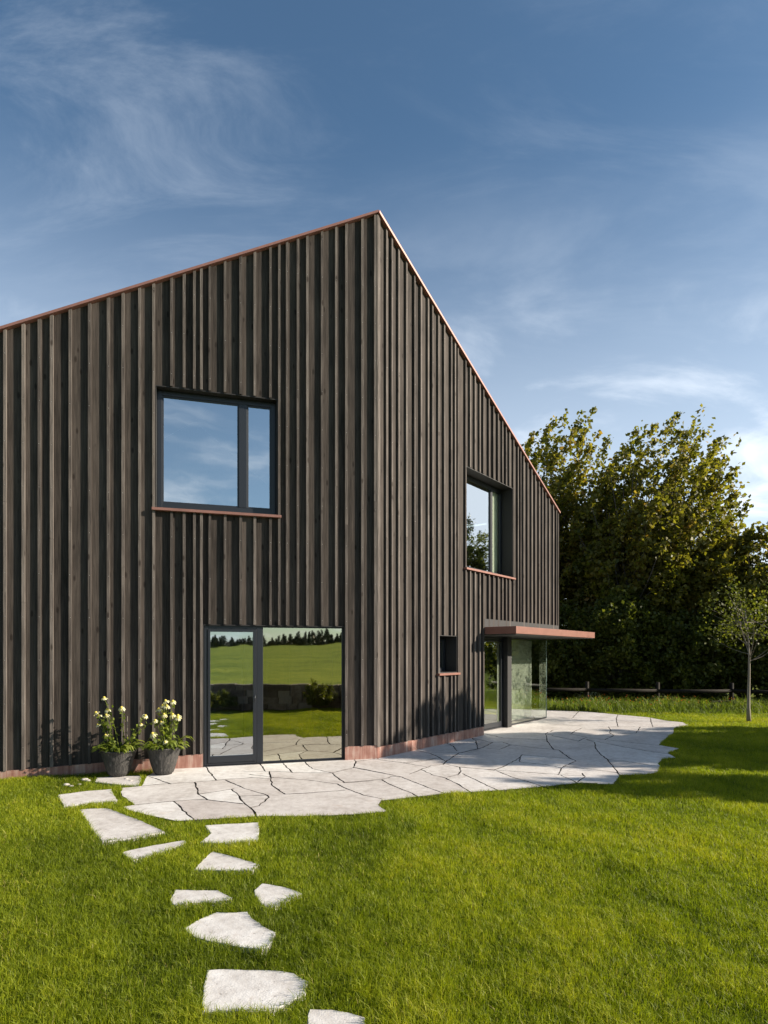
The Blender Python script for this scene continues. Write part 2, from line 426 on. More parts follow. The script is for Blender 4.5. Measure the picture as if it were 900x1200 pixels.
# ------------------------------------------------------------------ ground
GZ = -0.035
def ground_sheet():
    me = bpy.data.meshes.new('ground'); bm = bmesh.new()
    n = 40; S = 900
    vs = [[bm.verts.new(((i/n-0.5)*2*S*abs(i/n-0.5)*2, (j/n-0.5)*2*S*abs(j/n-0.5)*2, GZ)) for j in range(n+1)] for i in range(n+1)]
    for i in range(n):
        for j in range(n):
            bm.faces.new((vs[i][j], vs[i+1][j], vs[i+1][j+1], vs[i][j+1]))
    bm.to_mesh(me); bm.free()
    return tag(new_obj('ground', me, M['soil']), 'flat grassy ground around the house', kind='structure')
ground_sheet()
# rising meadow behind the retaining wall (seen mirrored in the ground-floor glass)
TW = Vector((0.836, 0.548, 0)); NW = Vector((0.548, -0.836, 0)); PW = Vector((2.19, 0.47, 0))
def hill_z(a, d):
    k = min(1.0, d/130.0)
    return 0.74 + 3.5*(k**1.15) + (a*0.012 if d > 30 else a*0.012*d/30) + 0.25*math.sin(a*0.05+1)*k + (3.0*(d-130)/200 if d > 130 else 0)
def meadow():
    me = bpy.data.meshes.new('meadow_hill'); bm = bmesh.new()
    As = np.linspace(-170, 190, 60); Ds = [0.25, 2, 5, 9, 15, 24, 36, 52, 72, 95, 120, 150, 200, 300]
    vs = [[None]*len(Ds) for _ in As]
    for i, a in enumerate(As):
        for j, d in enumerate(Ds):
            p = PW + TW*float(a) + NW*d
            vs[i][j] = bm.verts.new((p.x, p.y, max(0.5, hill_z(float(a), d)) if d > 0.3 else 0.74))
    for i in range(len(As)-1):
        for j in range(len(Ds)-1):
            bm.faces.new((vs[i][j], vs[i][j+1], vs[i+1][j+1], vs[i+1][j]))
    for f in bm.faces: f.smooth = True
    bmesh.ops.recalc_face_normals(bm, faces=bm.faces)
    bm.to_mesh(me); bm.free()
    return tag(new_obj('meadow_hill', me, M['meadow']), 'green meadow rising behind the garden wall', kind='structure')
meadow()

# ------------------------------------------------------------------ terrace of crazy paving
def G(px, py, z=0.0):
    """ground point for a surveyed photo coordinate"""
    y = (EYE-z)*720/(py-766); return ((px-450)/720*y, y)
CROPS = {'A': (60, 885, 4.5), 'B': (240, 880, 4.0909), 'C': (400, 860, 5.625), 'D': (540, 840, 5.625), 'E': (640, 820, 5.0), 'F': (50, 880, 2.195), 'S': (0, 700, 2.0), 'T': (170, 980, 3.2143), 'P': (0, 0, 1)}
def g(c, pts):
    ox, oy, s = CROPS[c]; return [G(ox+x/s, oy+y/s) for x, y in pts]
outline = (g('A', [(502, 112), (475, 163), (370, 172), (375, 215), (440, 262), (380, 272), (430, 295), (560, 325)]) +
           g('F', [(345, 180), (390, 177), (545, 168), (680, 167), (800, 163), (887, 155), (862, 139)]) +
           g('C', [(262, 438), (350, 430), (500, 412), (620, 400), (700, 392), (880, 383)]) +
           g('D', [(130, 490), (280, 482), (540, 460), (760, 437), (900, 437)]) +
           g('E', [(300, 493), (395, 495), (430, 440), (600, 435), (650, 425), (665, 395), (655, 375), (680, 345), (760, 340), (710, 312), (780, 285), (660, 265), (690, 235), (745, 195), (750, 165), (835, 150), (800, 132), (700, 122), (600, 103), (400, 85), (250, 70), (100, 65), (5, 62)]))
IN = -0.55
inner = [(4.6, 19.6), WR(LR, -0.9)[:2], WR(3.5, -0.9)[:2], WR(0.3, IN)[:2], WL(0.5, IN)[:2], WL(3.4, IN)[:2], WL(3.45, 0.05)[:2]]
outline = outline + [(5.2, 19.5)] + inner
joints = []
def J(c, *lines, w=1.0):
    for l in lines: joints.append((g(c, l), w))
J('A', [(515, 112), (630, 152)], [(365, 172), (550, 155), (750, 142), (870, 132)], [(800, 40), (840, 95), (870, 132)],
  [(755, 142), (770, 175), (775, 205), (825, 235)], [(435, 262), (640, 243), (740, 235), (825, 235), (900, 245)], [(645, 243), (755, 345)], [(775, 205), (960, 178)])
J('B', [(245, 35), (290, 97)], [(345, 30), (420, 103)], [(450, 25), (515, 85), (610, 105)], [(190, 100), (310, 98), (480, 104), (610, 105)],
  [(54, 140), (220, 128), (312, 132)], [(215, 112), (330, 127)], [(310, 98), (318, 130), (322, 165), (385, 207)], [(318, 125), (480, 138), (640, 158)],
  [(100, 140), (190, 180), (300, 212)], [(128, 183), (160, 210), (185, 245), (222, 275), (256, 325)], [(60, 240), (180, 253)], [(168, 217), (302, 212)],
  [(298, 212), (308, 222), (260, 262), (220, 272)], [(385, 207), (520, 200), (668, 188)], [(610, 105), (640, 130), (670, 152)], [(665, 152), (800, 140), (850, 134)],
  [(635, 158), (668, 176), (760, 212), (850, 230)], [(610, 105), (714, 80)], [(690, 20), (725, 52), (712, 78)], [(712, 78), (800, 95), (900, 115)], [(725, 50), (830, 38), (835, 20)])
J('C', [(180, 160), (400, 190), (560, 217)], [(410, 190), (560, 175), (650, 155)], [(440, 95), (590, 130), (640, 152), (690, 182), (670, 203), (590, 210), (520, 237), (450, 265)],
  [(670, 195), (780, 220), (790, 245), (770, 268), (700, 285)], [(780, 218), (1010, 240)], [(525, 235), (600, 270), (690, 292), (790, 345), (880, 400)],
  [(800, 262), (900, 310), (1075, 395)], [(80, 222), (200, 245), (330, 270), (400, 285), (540, 340), (700, 402)], [(265, 303), (350, 345), (440, 380), (530, 425)],
  [(30, 322), (265, 303), (330, 280), (400, 285)], [(690, 60), (740, 82), (762, 112)], [(595, 120), (770, 125), (900, 98)], [(690, 182), (775, 125)], [(850, 20), (885, 45), (900, 98)])
J('D', [(50, 135), (160, 158), (210, 170), (150, 200), (120, 210), (0, 238)], [(145, 203), (250, 215), (330, 185)], [(332, 187), (275, 165), (215, 168)], [(330, 185), (500, 205), (645, 218)],
  [(610, 88), (560, 110), (570, 160), (610, 215), (650, 222), (700, 260), (760, 292), (680, 325), (660, 345), (640, 382)], [(220, 350), (300, 320), (370, 280), (405, 250)], [(390, 268), (388, 295), (420, 302), (560, 315), (665, 337)],
  [(0, 332), (220, 350), (400, 362), (640, 380), (810, 390)], [(235, 355), (330, 395), (420, 420), (560, 465)], [(660, 385), (720, 410), (785, 445)], [(770, 430), (820, 395), (800, 372)],
  [(140, 108), (280, 140), (565, 152)], [(405, 250), (550, 262), (720, 275)], [(720, 115), (760, 90), (800, 72), (960, 78)], [(565, 115), (720, 112), (830, 135)], [(680, 326), (960, 358), (1060, 372)])
J('E', [(235, 232), (285, 250), (290, 285), (320, 320), (360, 350), (400, 400), (435, 445)], [(358, 349), (450, 358), (560, 375), (665, 390)], [(190, 242), (235, 222), (450, 245), (665, 268)],
  [(235, 232), (450, 275), (580, 298), (720, 318)], [(365, 158), (380, 180), (370, 190), (395, 210), (345, 234)], [(552, 160), (525, 195), (395, 205)], [(610, 102), (615, 128), (625, 160)],
  [(190, 242), (60, 215), (0, 200)], [(0, 148), (200, 152), (420, 158), (625, 158), (755, 166)], [(430, 66), (410, 110), (420, 158)], [(200, 60), (150, 110), (0, 118)])
def poly_prism(bm, pts, z0, z1):
    bot = [bm.verts.new((x, y, z0)) for x, y in pts]; top = [bm.verts.new((x, y, z1)) for x, y in pts]
    n = len(pts)
    bm.faces.new(top); bm.faces.new(bot[::-1])
    for i in range(n): bm.faces.new((bot[i], bot[(i+1) % n], top[(i+1) % n], top[i]))
def area(p): return 0.5*sum(p[i][0]*p[(i+1) % len(p)][1]-p[(i+1) % len(p)][0]*p[i][1] for i in range(len(p)))
def ccw(p): return p if area(p) > 0 else p[::-1]
def rough_edge(pts, step, amp, rnd, closed=True):
    out = []; n = len(pts)
    for i in range(n if closed else n-1):
        a = Vector(pts[i]).to_2d(); b = Vector(pts[(i+1) % n]).to_2d(); L = (b-a).length
        out.append((a.x, a.y)); k = int(L/step)
        nrm = Vector((-(b-a).y, (b-a).x)).normalized() if L > 1e-6 else Vector((0, 0))
        for j in range(1, k):
            q = a.lerp(b, j/k) + nrm*rnd.uniform(-amp, amp); out.append((q.x, q.y))
    if not closed: out.append(tuple(pts[-1]))
    return out
rj = random.Random(5)
PATIO = rough_edge(ccw([tuple(p) for p in outline]), 0.12, 0.012, rj)
def terrace():
    bm = bmesh.new(); poly_prism(bm, PATIO, -0.06, 0.0)
    me = bpy.data.meshes.new('terrace'); bm.to_mesh(me); bm.free()
    o = new_obj('terrace', me, M['stone'])
    cut = []
    for k, (l, w) in enumerate(joints):
        bm = bmesh.new()
        l = rough_edge(l, 0.09, 0.010, rj, False)
        l = [Vector(p) for p in l]; left, right = [], []
        for i, p in enumerate(l):
            d = (l[min(i+1, len(l)-1)]-l[max(i-1, 0)]).normalized(); nn = Vector((-d.y, d.x))
            ww = w*rj.uniform(0.006, 0.0145)
            ext = d*(-0.012 if i == 0 else 0.012 if i == len(l)-1 else 0)
            left.append(tuple(p+ext+nn*ww)); right.append(tuple(p+ext-nn*ww))
        for i in range(len(l)-1):
            pass
        poly_prism(bm, ccw(left+right[::-1]), -0.08-0.0005*k, 0.03+0.0005*k)
        m2 = bpy.data.meshes.new('joint'); bm.to_mesh(m2); bm.free()
        cut.append(m2)
    # cut the joints out of the slab one after the other
    import bmesh as _b
    allm = bpy.data.meshes.new('cut'); bm = bmesh.new()
    for m2 in cut: bm.from_mesh(m2)
    bmesh.ops.triangulate(bm, faces=bm.faces)
    bm.to_mesh(allm); bm.free()
    co = bpy.data.objects.new('cut', allm); COL.objects.link(co)
    md = o.modifiers.new('b', 'BOOLEAN'); md.operation = 'DIFFERENCE'; md.object = co; md.solver = 'EXACT'; md.use_self = True
    dg = bpy.context.evaluated_depsgraph_get(); dg.update()
    res = bpy.data.meshes.new_from_object(o.evaluated_get(dg))
    o.modifiers.clear(); o.data = res
    bpy.data.objects.remove(co)
    # tint per stone
    bm = bmesh.new(); bm.from_mesh(res); bm.faces.ensure_lookup_table()
    lay = bm.faces.layers.float.new('tint'); seen = set(); cnt = 0
    for f in bm.faces:
        if f.index in seen: continue
        st = [f]; seen.add(f.index); isl = []
        while st:
            q = st.pop(); isl.append(q)
            for e in q.edges:
                for h in e.link_faces:
                    if h.index not in seen: seen.add(h.index); st.append(h)
        v = rj.uniform(0.25, 1.0)
        if cnt % 9 == 4: v = 0.0
        cnt += 1
        for q in isl: q[lay] = v
    bm.to_mesh(res); bm.free()
    print('terrace stones', cnt, 'faces', len(res.polygons))
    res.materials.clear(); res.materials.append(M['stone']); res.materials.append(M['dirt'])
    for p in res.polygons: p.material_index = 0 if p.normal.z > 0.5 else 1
    tag(o, 'terrace of pale irregular flagstones', kind='structure')
    md = o.modifiers.new('bv', 'BEVEL'); md.width = 0.003; md.segments = 1; md.limit_method = 'ANGLE'; md.angle_limit = R(60)
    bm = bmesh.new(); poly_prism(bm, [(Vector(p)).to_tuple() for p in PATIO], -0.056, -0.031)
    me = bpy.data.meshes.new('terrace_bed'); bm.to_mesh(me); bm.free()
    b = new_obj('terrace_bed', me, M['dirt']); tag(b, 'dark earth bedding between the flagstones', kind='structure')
terrace()

# ------------------------------------------------------------------ stepping stones
steps = [
 ('S', [(134, 463), (200, 454), (262, 449), (266, 462), (276, 476), (150, 489)], 'pale stepping stone in the grass just in front of the flower pots', 0.75),
 ('S', [(186, 497), (220, 494), (256, 495), (330, 523), (387, 549), (300, 566), (240, 573), (212, 540)], 'large wedge-shaped grey stepping stone left of the path', 0.55),
 ('S', [(286, 597), (350, 583), (432, 569), (438, 574), (380, 596), (310, 617)], 'long thin sliver-shaped stepping stone in the grass', 0.75),
 ('S', [(480, 534), (550, 530), (607, 527), (606, 570), (530, 576), (469, 574), (494, 553)], 'rust-spotted stepping stone right below the terrace edge', 0.95),
 ('T', [(255, 56), (330, 75), (432, 106), (405, 129), (300, 128), (184, 126), (215, 90)], 'triangular stepping stone pointing up towards the terrace', 0.8),
 ('T', [(112, 200), (190, 203), (275, 203), (330, 231), (290, 241), (180, 250), (104, 256), (94, 238)], 'flat oblong stepping stone at the left of the small stone', 0.85),
 ('T', [(440, 177), (520, 190), (592, 213), (490, 266), (455, 266), (430, 247), (414, 222), (411, 203)], 'small rounded stepping stone right of the oblong one', 0.9),
 ('T', [(270, 285), (330, 287), (385, 283), (400, 305), (440, 335), (492, 361), (480, 395), (460, 421), (440, 426), (370, 418), (300, 405), (245, 397), (190, 381), (147, 346), (210, 310)], 'broad pentagonal stepping stone in the middle of the path', 0.95),
 ('T', [(234, 503), (330, 500), (430, 503), (500, 505), (560, 515), (614, 546), (606, 590), (540, 628), (470, 656), (350, 658), (214, 664), (219, 580)], 'largest stepping stone near the bottom with rusty edge', 1.0),
 ('T', [(620, 650), (700, 652), (770, 664), (827, 681), (840, 740), (780, 790), (617, 780), (612, 700)], 'stepping stone cut off by the bottom edge of the photo', 0.95),
 ('A', [(240, 118), (350, 110), (478, 108), (462, 160), (372, 157), (230, 140)], 'pale stone slab under the left flower pot', 0.6),
]
STONES = []
for k, (c, pts, lab, tn) in enumerate(steps):
    rs = random.Random(50+k)
    P = rough_edge(ccw(g(c, pts)), 0.05, 0.006, rs); STONES.append(P)
    cx = sum(p[0] for p in P)/len(P); cy = sum(p[1] for p in P)/len(P)
    bm = bmesh.new(); poly_prism(bm, [(x-cx, y-cy) for x, y in P], -0.055, 0.0)
    me = bpy.data.meshes.new('stepping_stone'); bm.to_mesh(me); bm.free()
    at = me.attributes.new('tint', 'FLOAT', 'FACE'); at.data.foreach_set('value', np.full(len(me.polygons), tn, np.float32))
    o = new_obj('stepping_stone', me, M['stone'], loc=(cx, cy, 0.0))
    md = o.modifiers.new('bv', 'BEVEL'); md.width = 0.004; md.segments = 2; md.limit_method = 'ANGLE'; md.angle_limit = R(60)
    tag(o, lab, 'paving stone', 'stepping stones in the lawn')
# loose pebbles beside the left pot
for k, (x, y, r) in enumerate([(80, 155, .045), (105, 162, .03), (175, 128, .05), (150, 152, .025), (195, 134, .04), (395, 125, .035), (420, 135, .03)]):
    (gx, gy), = g('A', [(x, y)])
    bm = bmesh.new(); bmesh.ops.create_icosphere(bm, subdivisions=3, radius=r*0.75)
    rs = random.Random(k)
    ph = [rs.uniform(0, 6) for _ in range(4)]
    for v in bm.verts:
        v.co *= 1+0.18*math.sin(v.co.x*60+ph[0])*math.cos(v.co.y*50+ph[1]); v.co.z *= 0.6; v.co.x *= 1.3
    for f in bm.faces: f.smooth = True
    me = bpy.data.meshes.new('pebble'); bm.to_mesh(me); bm.free()
    o = new_obj('pebble', me, M['stone'], loc=(gx, gy, r*0.05-0.004))
    tag(o, ['small pale pebble lying in the grass left of the flower pots', 'small pale pebble on the slab in front of the left pot'][k > 4], 'pebble', ['pebbles left of the pots', 'pebbles in front of the left pot'][k > 4])

# ------------------------------------------------------------------ house
house = empty('house', (CX, CY, 0))
tag(house, 'two-storey house clad in dark vertical timber battens with a steep copper-edged roof', 'house')
HI = Matrix.Translation(-C0)
def sub_intervals(z0, z1, cuts):
    iv = [(z0, z1)]
    for a, b in cuts:
        nv = []
        for p, q in iv:
            if b <= p or a >= q: nv.append((p, q))
            else:
                if a > p: nv.append((p, a))
                if b < q: nv.append((b, q))
        iv = nv
    return iv
D_B = 0.044     # batten projection
def facade(rz, x0, x1, top, bot, holes, seed, wallname):
    """local x along the wall, -y outwards, y=0 is the face of the battens"""
    rnd = random.Random(seed)
    board, bat, nails = MB(), MB(), MB()
    xs = [x0]
    sign = 1
    # batten centres: start at the corner end
    cen = []
    if x0 >= 0: x = 0.045; lim = x1-0.03
    else: x = -0.045; lim = x0
    while (x <= lim) if x0 >= 0 else (x >= lim):
        cen.append(x)
        st = rnd.choice([0.155, 0.18, 0.20, 0.215, 0.235, 0.26])+rnd.uniform(-0.008, 0.008)
        x += st if x0 >= 0 else -st
    # battens stand beside each opening jamb
    for (a, b, c, d) in holes:
        for e in (a-0.024, b+0.024):
            if x0+0.02 < e < x1-0.02:
                cen = [q for q in cen if abs(q-e) > 0.085]; cen.append(e)
    if x0 >= 0: cen.append(x1-0.024)
    cen = sorted(set(cen))
    hb = 0.0195
    # boards between battens (run half under each batten)
    edges = [x0]+cen+[x1]
    for a, b in zip(edges[:-1], edges[1:]):
        if b-a < 0.01: continue
        tn = rnd.random(); dep = rnd.uniform(-0.002, 0.002)
        marks = sorted({a, b, *[h for H in holes for h in H[:2] if a < h < b]})
        for p, q in zip(marks[:-1], marks[1:]):
            mid = 0.5*(p+q)
            cuts = [(H[2], H[3]) for H in holes if H[0] <= mid <= H[1]]
            for (za, zb) in sub_intervals(bot(mid), top(mid), cuts):
                tp = top if abs(zb-top(mid)) < 1e-6 else (lambda x, z=zb: z)
                bt = bot if abs(za-bot(mid)) < 1e-6 else (lambda x, z=za: z)
                board.box(p, q, D_B+dep, D_B+0.022, 0, 0, tn, 0, tp, bt)
    for c in cen:
        tn = rnd.random(); w = hb*rnd.uniform(0.93, 1.12); yo = rnd.uniform(-0.003, 0.002)
        cuts = [(H[2]-0.0, H[3]) for H in holes if H[0]-0.001 < c < H[1]+0.001]
        for (za, zb) in sub_intervals(bot(c), top(c), cuts):
            e1 = rnd.uniform(-0.006, 0.006)
            # long battens are made of two lengths, joined at a different height each
            tp = (lambda x: top(x)-0.002) if abs(zb-top(c)) < 1e-6 else (lambda x, z=zb: z+e1-0.004)
            bt = (lambda x: bot(x)+e1) if abs(za-bot(c)) < 1e-6 else (lambda x, z=za: z+0.006)
            if zb-za > 5:
                zj = rnd.uniform(za+2.0, za+4.2)
                bat.box(c-w, c+w, yo, D_B-0.004, 0, zj, tn, 0, None and tp, bt) if False else bat.box(c-w, c+w, yo, D_B-0.004, 0, 0, tn, 0, (lambda x: zj), bt)
                bat.box(c-w, c+w, yo+0.0012, D_B-0.004, 0, 0, min(1, tn+0.12), 0, tp, (lambda x: zj+0.003))
            else:
                bat.box(c-w, c+w, yo, D_B-0.004, 0, 0, tn, 0, tp, bt)
            z = 0.42+rnd.uniform(-0.01, 0.01)
            while z < zb-0.08:
                if z > za+0.05:
                    k = 6; cx = c+rnd.uniform(-0.004, 0.004); r = 0.0055*(1 if x0 < 0 else 0.7)
                    nails.face([(cx+r*math.cos(2*math.pi*j/k), yo-0.0025, z+r*math.sin(2*math.pi*j/k)) for j in range(k)][::-1])
                z += 0.62
    o = board.build('cladding', M['board'], house, (0, 0, 0), rz)
    bat.build('batten_rows', M['batten'], o); nh = nails.build('nail_heads', M['nail'], o); nh['kind'] = 'stuff'
    return cen
# openings (x0,x1,z0,z1) in wall coordinates
holesL = [(-3.49, -1.66, 3.955, 5.805), (-2.80, -0.562, -0.2, 2.20)]
holesR = [(2.937, 5.10, 3.516, 5.60), (1.907, 2.585, 1.374, 2.106), (3.69, 7.9, -0.2, 2.30)]
botL = lambda x: 0.222 if x > -2.80 else 0.222-0.045*(-x-2.80)-0.012
botR = lambda x: 0.19
facade(AL, -LL, -0.006, lambda x: topL(x)-0.03, botL, holesL, 11, 'left')
facade(AR, 0.0, LR, lambda x: topR(x)-0.03, botR, holesR, 23, 'right')
# the wall behind the cladding, with lined reveals
def core_wall(rz, x0, x1, top, holes, thick, off_in=0.0):
    mb = MB()
    xs = sorted({x0, x1, *[min(max(h, x0), x1) for H in holes for h in H[:2]]})
    for p, q in zip(xs[:-1], xs[1:]):
        mid = 0.5*(p+q)
        cuts = [(H[2], H[3]) for H in holes if H[0] <= mid <= H[1]]
        for za, zb in sub_intervals(-0.05, top(mid), cuts):
            tp = (lambda x: top(x)-0.06) if abs(zb-top(mid)) < 1e-6 else (lambda x, z=zb: z)
            mb.box(p, q, 0.052, thick, za, 0, 0.5, 0, tp, None)
    o = mb.build('wall', [M['plaster']], house, (0, 0, 0), rz)
    for (a, b, c, d) in holes:
        t = 0.012; rv = MB()
        if c > 0: rv.box(a+t, b-t, 0.02, thick-0.01, c, c+t)
        rv.box(a+t, b-t, 0.02, thick-0.01, d-t, d)
        rv.box(a, a+t, 0.02, thick-0.01, max(c, 0.0), d)
        if b < x1: rv.box(b-t, b, 0.02, thick-0.01, max(c, 0.0), d)
        rv.build('reveal', M['dark'], o)
core_wall(AL, -LL, -0.35*math.tan((AR-AL)/2)*0-0.02, topL, holesL, 0.34)
core_wall(AR, 0.25, LR-0.02, topR, holesR, 0.37)
# corner board
mb = MB(); mb.box(-0.022, 0.0, -0.004, 0.03, 0.2, topL(-0.01)-0.04, 0.9)
mb.build('corner_board', M['batten'], house, (0, 0, 0), AL)
mb = MB(); mb.box(0.0, 0.022, -0.004, 0.03, 0.19, topR(0.02)-0.04, 0.8)
mb.build('corner_board', M['batten'], house, (0, 0, 0), AR)
# copper plinth, standing slightly behind the batten faces
def plinth(rz, x0, x1, zt):
    mb = MB(); mb.box(x0, x1, 0.012, 0.10, -0.06, 0, 0.5, 0, zt); return mb.build('plinth', M['patina'], house, (0, 0, 0), rz)
plinth(AL, -LL, -2.802, lambda x: botL(x)-0.002)
plinth(AL, -0.56, -0.002, lambda x: 0.218)
plinth(AR, 0.004, 3.69, lambda x: 0.186)
# roof with copper edge trims
def roof():
    mb = MB()
    pts = {'A': (A0, topL(-LL)), 'C': (C0, RIDGE), 'B': (B0, topR(LR)), 'D': (D0, topR(LR)), 'E': (E0, RIDGE), 'A1': (A1, topL(-LL))}
    V = {k: (p.x-CX, p.y-CY, z-0.012) for k, (p, z) in pts.items()}
    low = lambda p: (p[0], p[1], p[2]-0.05)
    for q in (('A', 'C', 'E'), ('A', 'E', 'A1'), ('C', 'B', 'E'), ('B', 'D', 'E')):
        mb.face([V[k] for k in q])
    o = mb.build('roof', M['roof'], house)
    bk = MB()
    for a, b in (('B', 'D'), ('D', 'E'), ('E', 'A1'), ('A1', 'A')):
        pa, pb = V[a], V[b]
        bk.face([(pa[0], pa[1], -0.05), (pb[0], pb[1], -0.05), (pb[0], pb[1], pb[2]-0.001), (pa[0], pa[1], pa[2]-0.001)])
    # the right end wall leaves the glazed corner open at ground level
    bk.f.pop(0); bk.c.pop(0); bk.m.pop(0); bk.sm.pop(0)
    pa, pb = V['B'], V['D']
    f = 2.6/8.0; pm = tuple(pa[i]*(1-f)+pb[i]*f for i in range(3))
    bk.face([(pm[0], pm[1], -0.05), (pb[0], pb[1], -0.05), low(pb), low(pm)])
    bk.face([(pa[0], pa[1], 2.3), (pm[0], pm[1], 2.3), low(pm), low(pa)])
    bk.build('rear_wall', M['board'], house)
    tr = MB(); tr.box(-LL, 0.0, -0.035, 0.10, 0, 0, 0.5, 0, lambda x: topL(x)+0.016, lambda x: topL(x)-0.024)
    tr.build('roof_trim', M['copper'], house, (0, 0, 0), AL)
    tr = MB(); tr.box(0.0, LR+0.03, -0.035, 0.10, 0, 0, 0.5, 0, lambda x: topR(x)+0.016, lambda x: topR(x)-0.026)
    tr.build('roof_trim', M['copper'], house, (0, 0, 0), AR)
roof()
# floors and inner walls
def hp(p, z): return (p[0]-CX, p[1]-CY, z)
fl = MB(); ins = 0.36
poly = [WR(3.75, -0.42), WR(LR-0.15, -0.42), tuple(D0+nR*0.3), (E0.x, E0.y, 0), tuple(A1+dL*0.4), tuple(A0+dL*0.4-nL*0.35), WL(0.15, -0.35)]
fl.face([hp(p, 0.012) for p in poly][::1])
fl.build('floor', M['floor_wood'], house)
fl = MB(); poly2 = [WR(0.3, -0.38), WR(LR-0.05, -0.38), tuple(D0+nR*0.3), (E0.x, E0.y, 0), tuple(A1+dL*0.4), tuple(A0+dL*0.4-nL*0.35), WL(0.15, -0.35)]
fl.face([hp(p, 2.55) for p in poly2]); fl.face([hp(p, 2.78) for p in poly2])
fl.build('ceiling', M['plaster'], house)
# dark soffit over the recessed corner glazing
so = MB(); so.box(3.7, LR-0.03, 0.053, 0.62, 2.145, 2.175, 0.5); so.build('soffit', M['dark'], house, (0, 0, 0), AR)
so = MB(); so.box(3.7, LR-0.02, 0.0, 0.37, 2.31, 2.50, 0.5); so.build('lintel', M['dark'], house, (0, 0, 0), AR)
# an inner partition, cabinets and a curtain behind the glass
pa = MB(); pa.box(-6.0, 2.4, 3.4, 3.5, 0.02, 2.54); pa.build('inner_wall', M['plaster'], house, (0, 0, 0), AL)
pa = MB()
for i in range(5): pa.box(-2.05+i*0.42, -2.05+i*0.42+0.412, 1.9, 2.4, 0.05, 2.45, i*0.2)
pa.build('cabinet', M['cabinet'], house, (0, 0, 0), AL)
pa = MB(); pa.box(2.6, 2.72, 0.6, 4.4, 2.80, 6.2); pa.build('inner_wall', M['plaster'], house, (0, 0, 0), AR)
pa = MB(); pa.box(3.0, 7.8, 5.0, 5.1, 0.02, 2.54); pa.box(2.6, 2.72, 0.45, 2.4, 0.02, 2.54); pa.build('inner_wall', M['plaster'], house, (0, 0, 0), AR)

def window(rz, a, b, z0, z1, dep, mull, side=0.075, topf=0.08, botf=0.10, mw=0.13, sill_over=0.035, glass='glass', glass2='glass', sill=True, x_sash=True):
    """dep: how far the frame sits behind the batten faces; mull: list of mullion centres"""
    fr = MB(); t = 0.014
    x0, x1, zz0, zz1 = a+t, b-t, z0+t, z1-t
    fr.box(x0, x0+side, dep, dep+0.07, zz0, zz1); fr.box(x1-side, x1, dep, dep+0.07, zz0, zz1)
    fr.box(x0+side, x1-side, dep+0.001, dep+0.069, zz0, zz0+botf); fr.box(x0+side, x1-side, dep+0.001, dep+0.069, zz1-topf, zz1)
    for m in mull: fr.box(m-mw/2, m+mw/2, dep-0.002, dep+0.071, zz0+botf, zz1-topf)
    f = fr.build('window', M['frame'], house, (0, 0, 0), rz, bevel=0.004)
    ed = [x0+side]+[e for m in mull for e in (m-mw/2, m+mw/2)]+[x1-side]
    sa = MB(); s = 0.022
    for k in range(0, len(ed), 2):
        p, q = ed[k], ed[k+1]
        # slim inner bead standing a little proud
        zb, zt = zz0+botf, zz1-topf
        sa.box(p, p+s, dep+0.012, dep+0.06, zb, zt); sa.box(q-s, q, dep+0.012, dep+0.06, zb, zt)
        sa.box(p+s, q-s, dep+0.013, dep+0.059, zb, zb+s); sa.box(p+s, q-s, dep+0.013, dep+0.059, zt-s, zt)
        pn = MB(); pn.face([(p+s, dep+0.03, zb+s), (q-s, dep+0.03, zb+s), (q-s, dep+0.03, zt-s), (p+s, dep+0.03, zt-s)])
        pn.build('pane', M[glass if k == 0 else glass2], f)
    sa.build('sash', M['frame'], f, bevel=0.002)
    if sill:
        sl = MB(); sl.box(a-0.05, b+0.05, -sill_over, dep, z0-0.045, 0, 0.5, 0, lambda x: z0-0.004)
        # slight fall to the outside
        for i, v in enumerate(sl.v):
            if v[2] > z0-0.02 and v[1] > 0: sl.v[i] = (v[0], v[1], z0+0.012)
        sl.build('sill', M['copper'], f, bevel=0.003)
    return f
window(AL, -3.49, -1.66, 3.955, 5.805, 0.15, [-2.19])
window(AR, 2.937, 5.10, 3.516, 5.60, 0.30, [4.60], side=0.045, mw=0.06, botf=0.07, topf=0.07, glass2='glass_clear')
window(AR, 1.907, 2.585, 1.374, 2.106, 0.28, [], side=0.06, botf=0.06, topf=0.06)
# pale blind half drawn behind the narrow right light of the gable window
bl = MB(); bl.box(4.5, 5.08, 0.378, 0.388, 3.56, 5.55); bl.build('curtain', M['curtain'], house, (0, 0, 0), AR)
bl = MB()
for i in range(30):
    x = 4.0+i*0.036; bl.box(x, x+0.032, 0.80+0.02*(i % 2), 0.82+0.02*(i % 2), 0.05, 2.1, i/30)
bl.build('curtain', M['curtain'], house, (0, 0, 0), AR)
bl = MB()
for i in range(56):
    x = 5.5+i*0.036; bl.box(x, x+0.03, 0.62+0.02*(i % 2), 0.64+0.02*(i % 2), 0.05, 2.1, (i % 7)/7)
bl.build('curtain', M['curtain'], house, (0, 0, 0), AR)

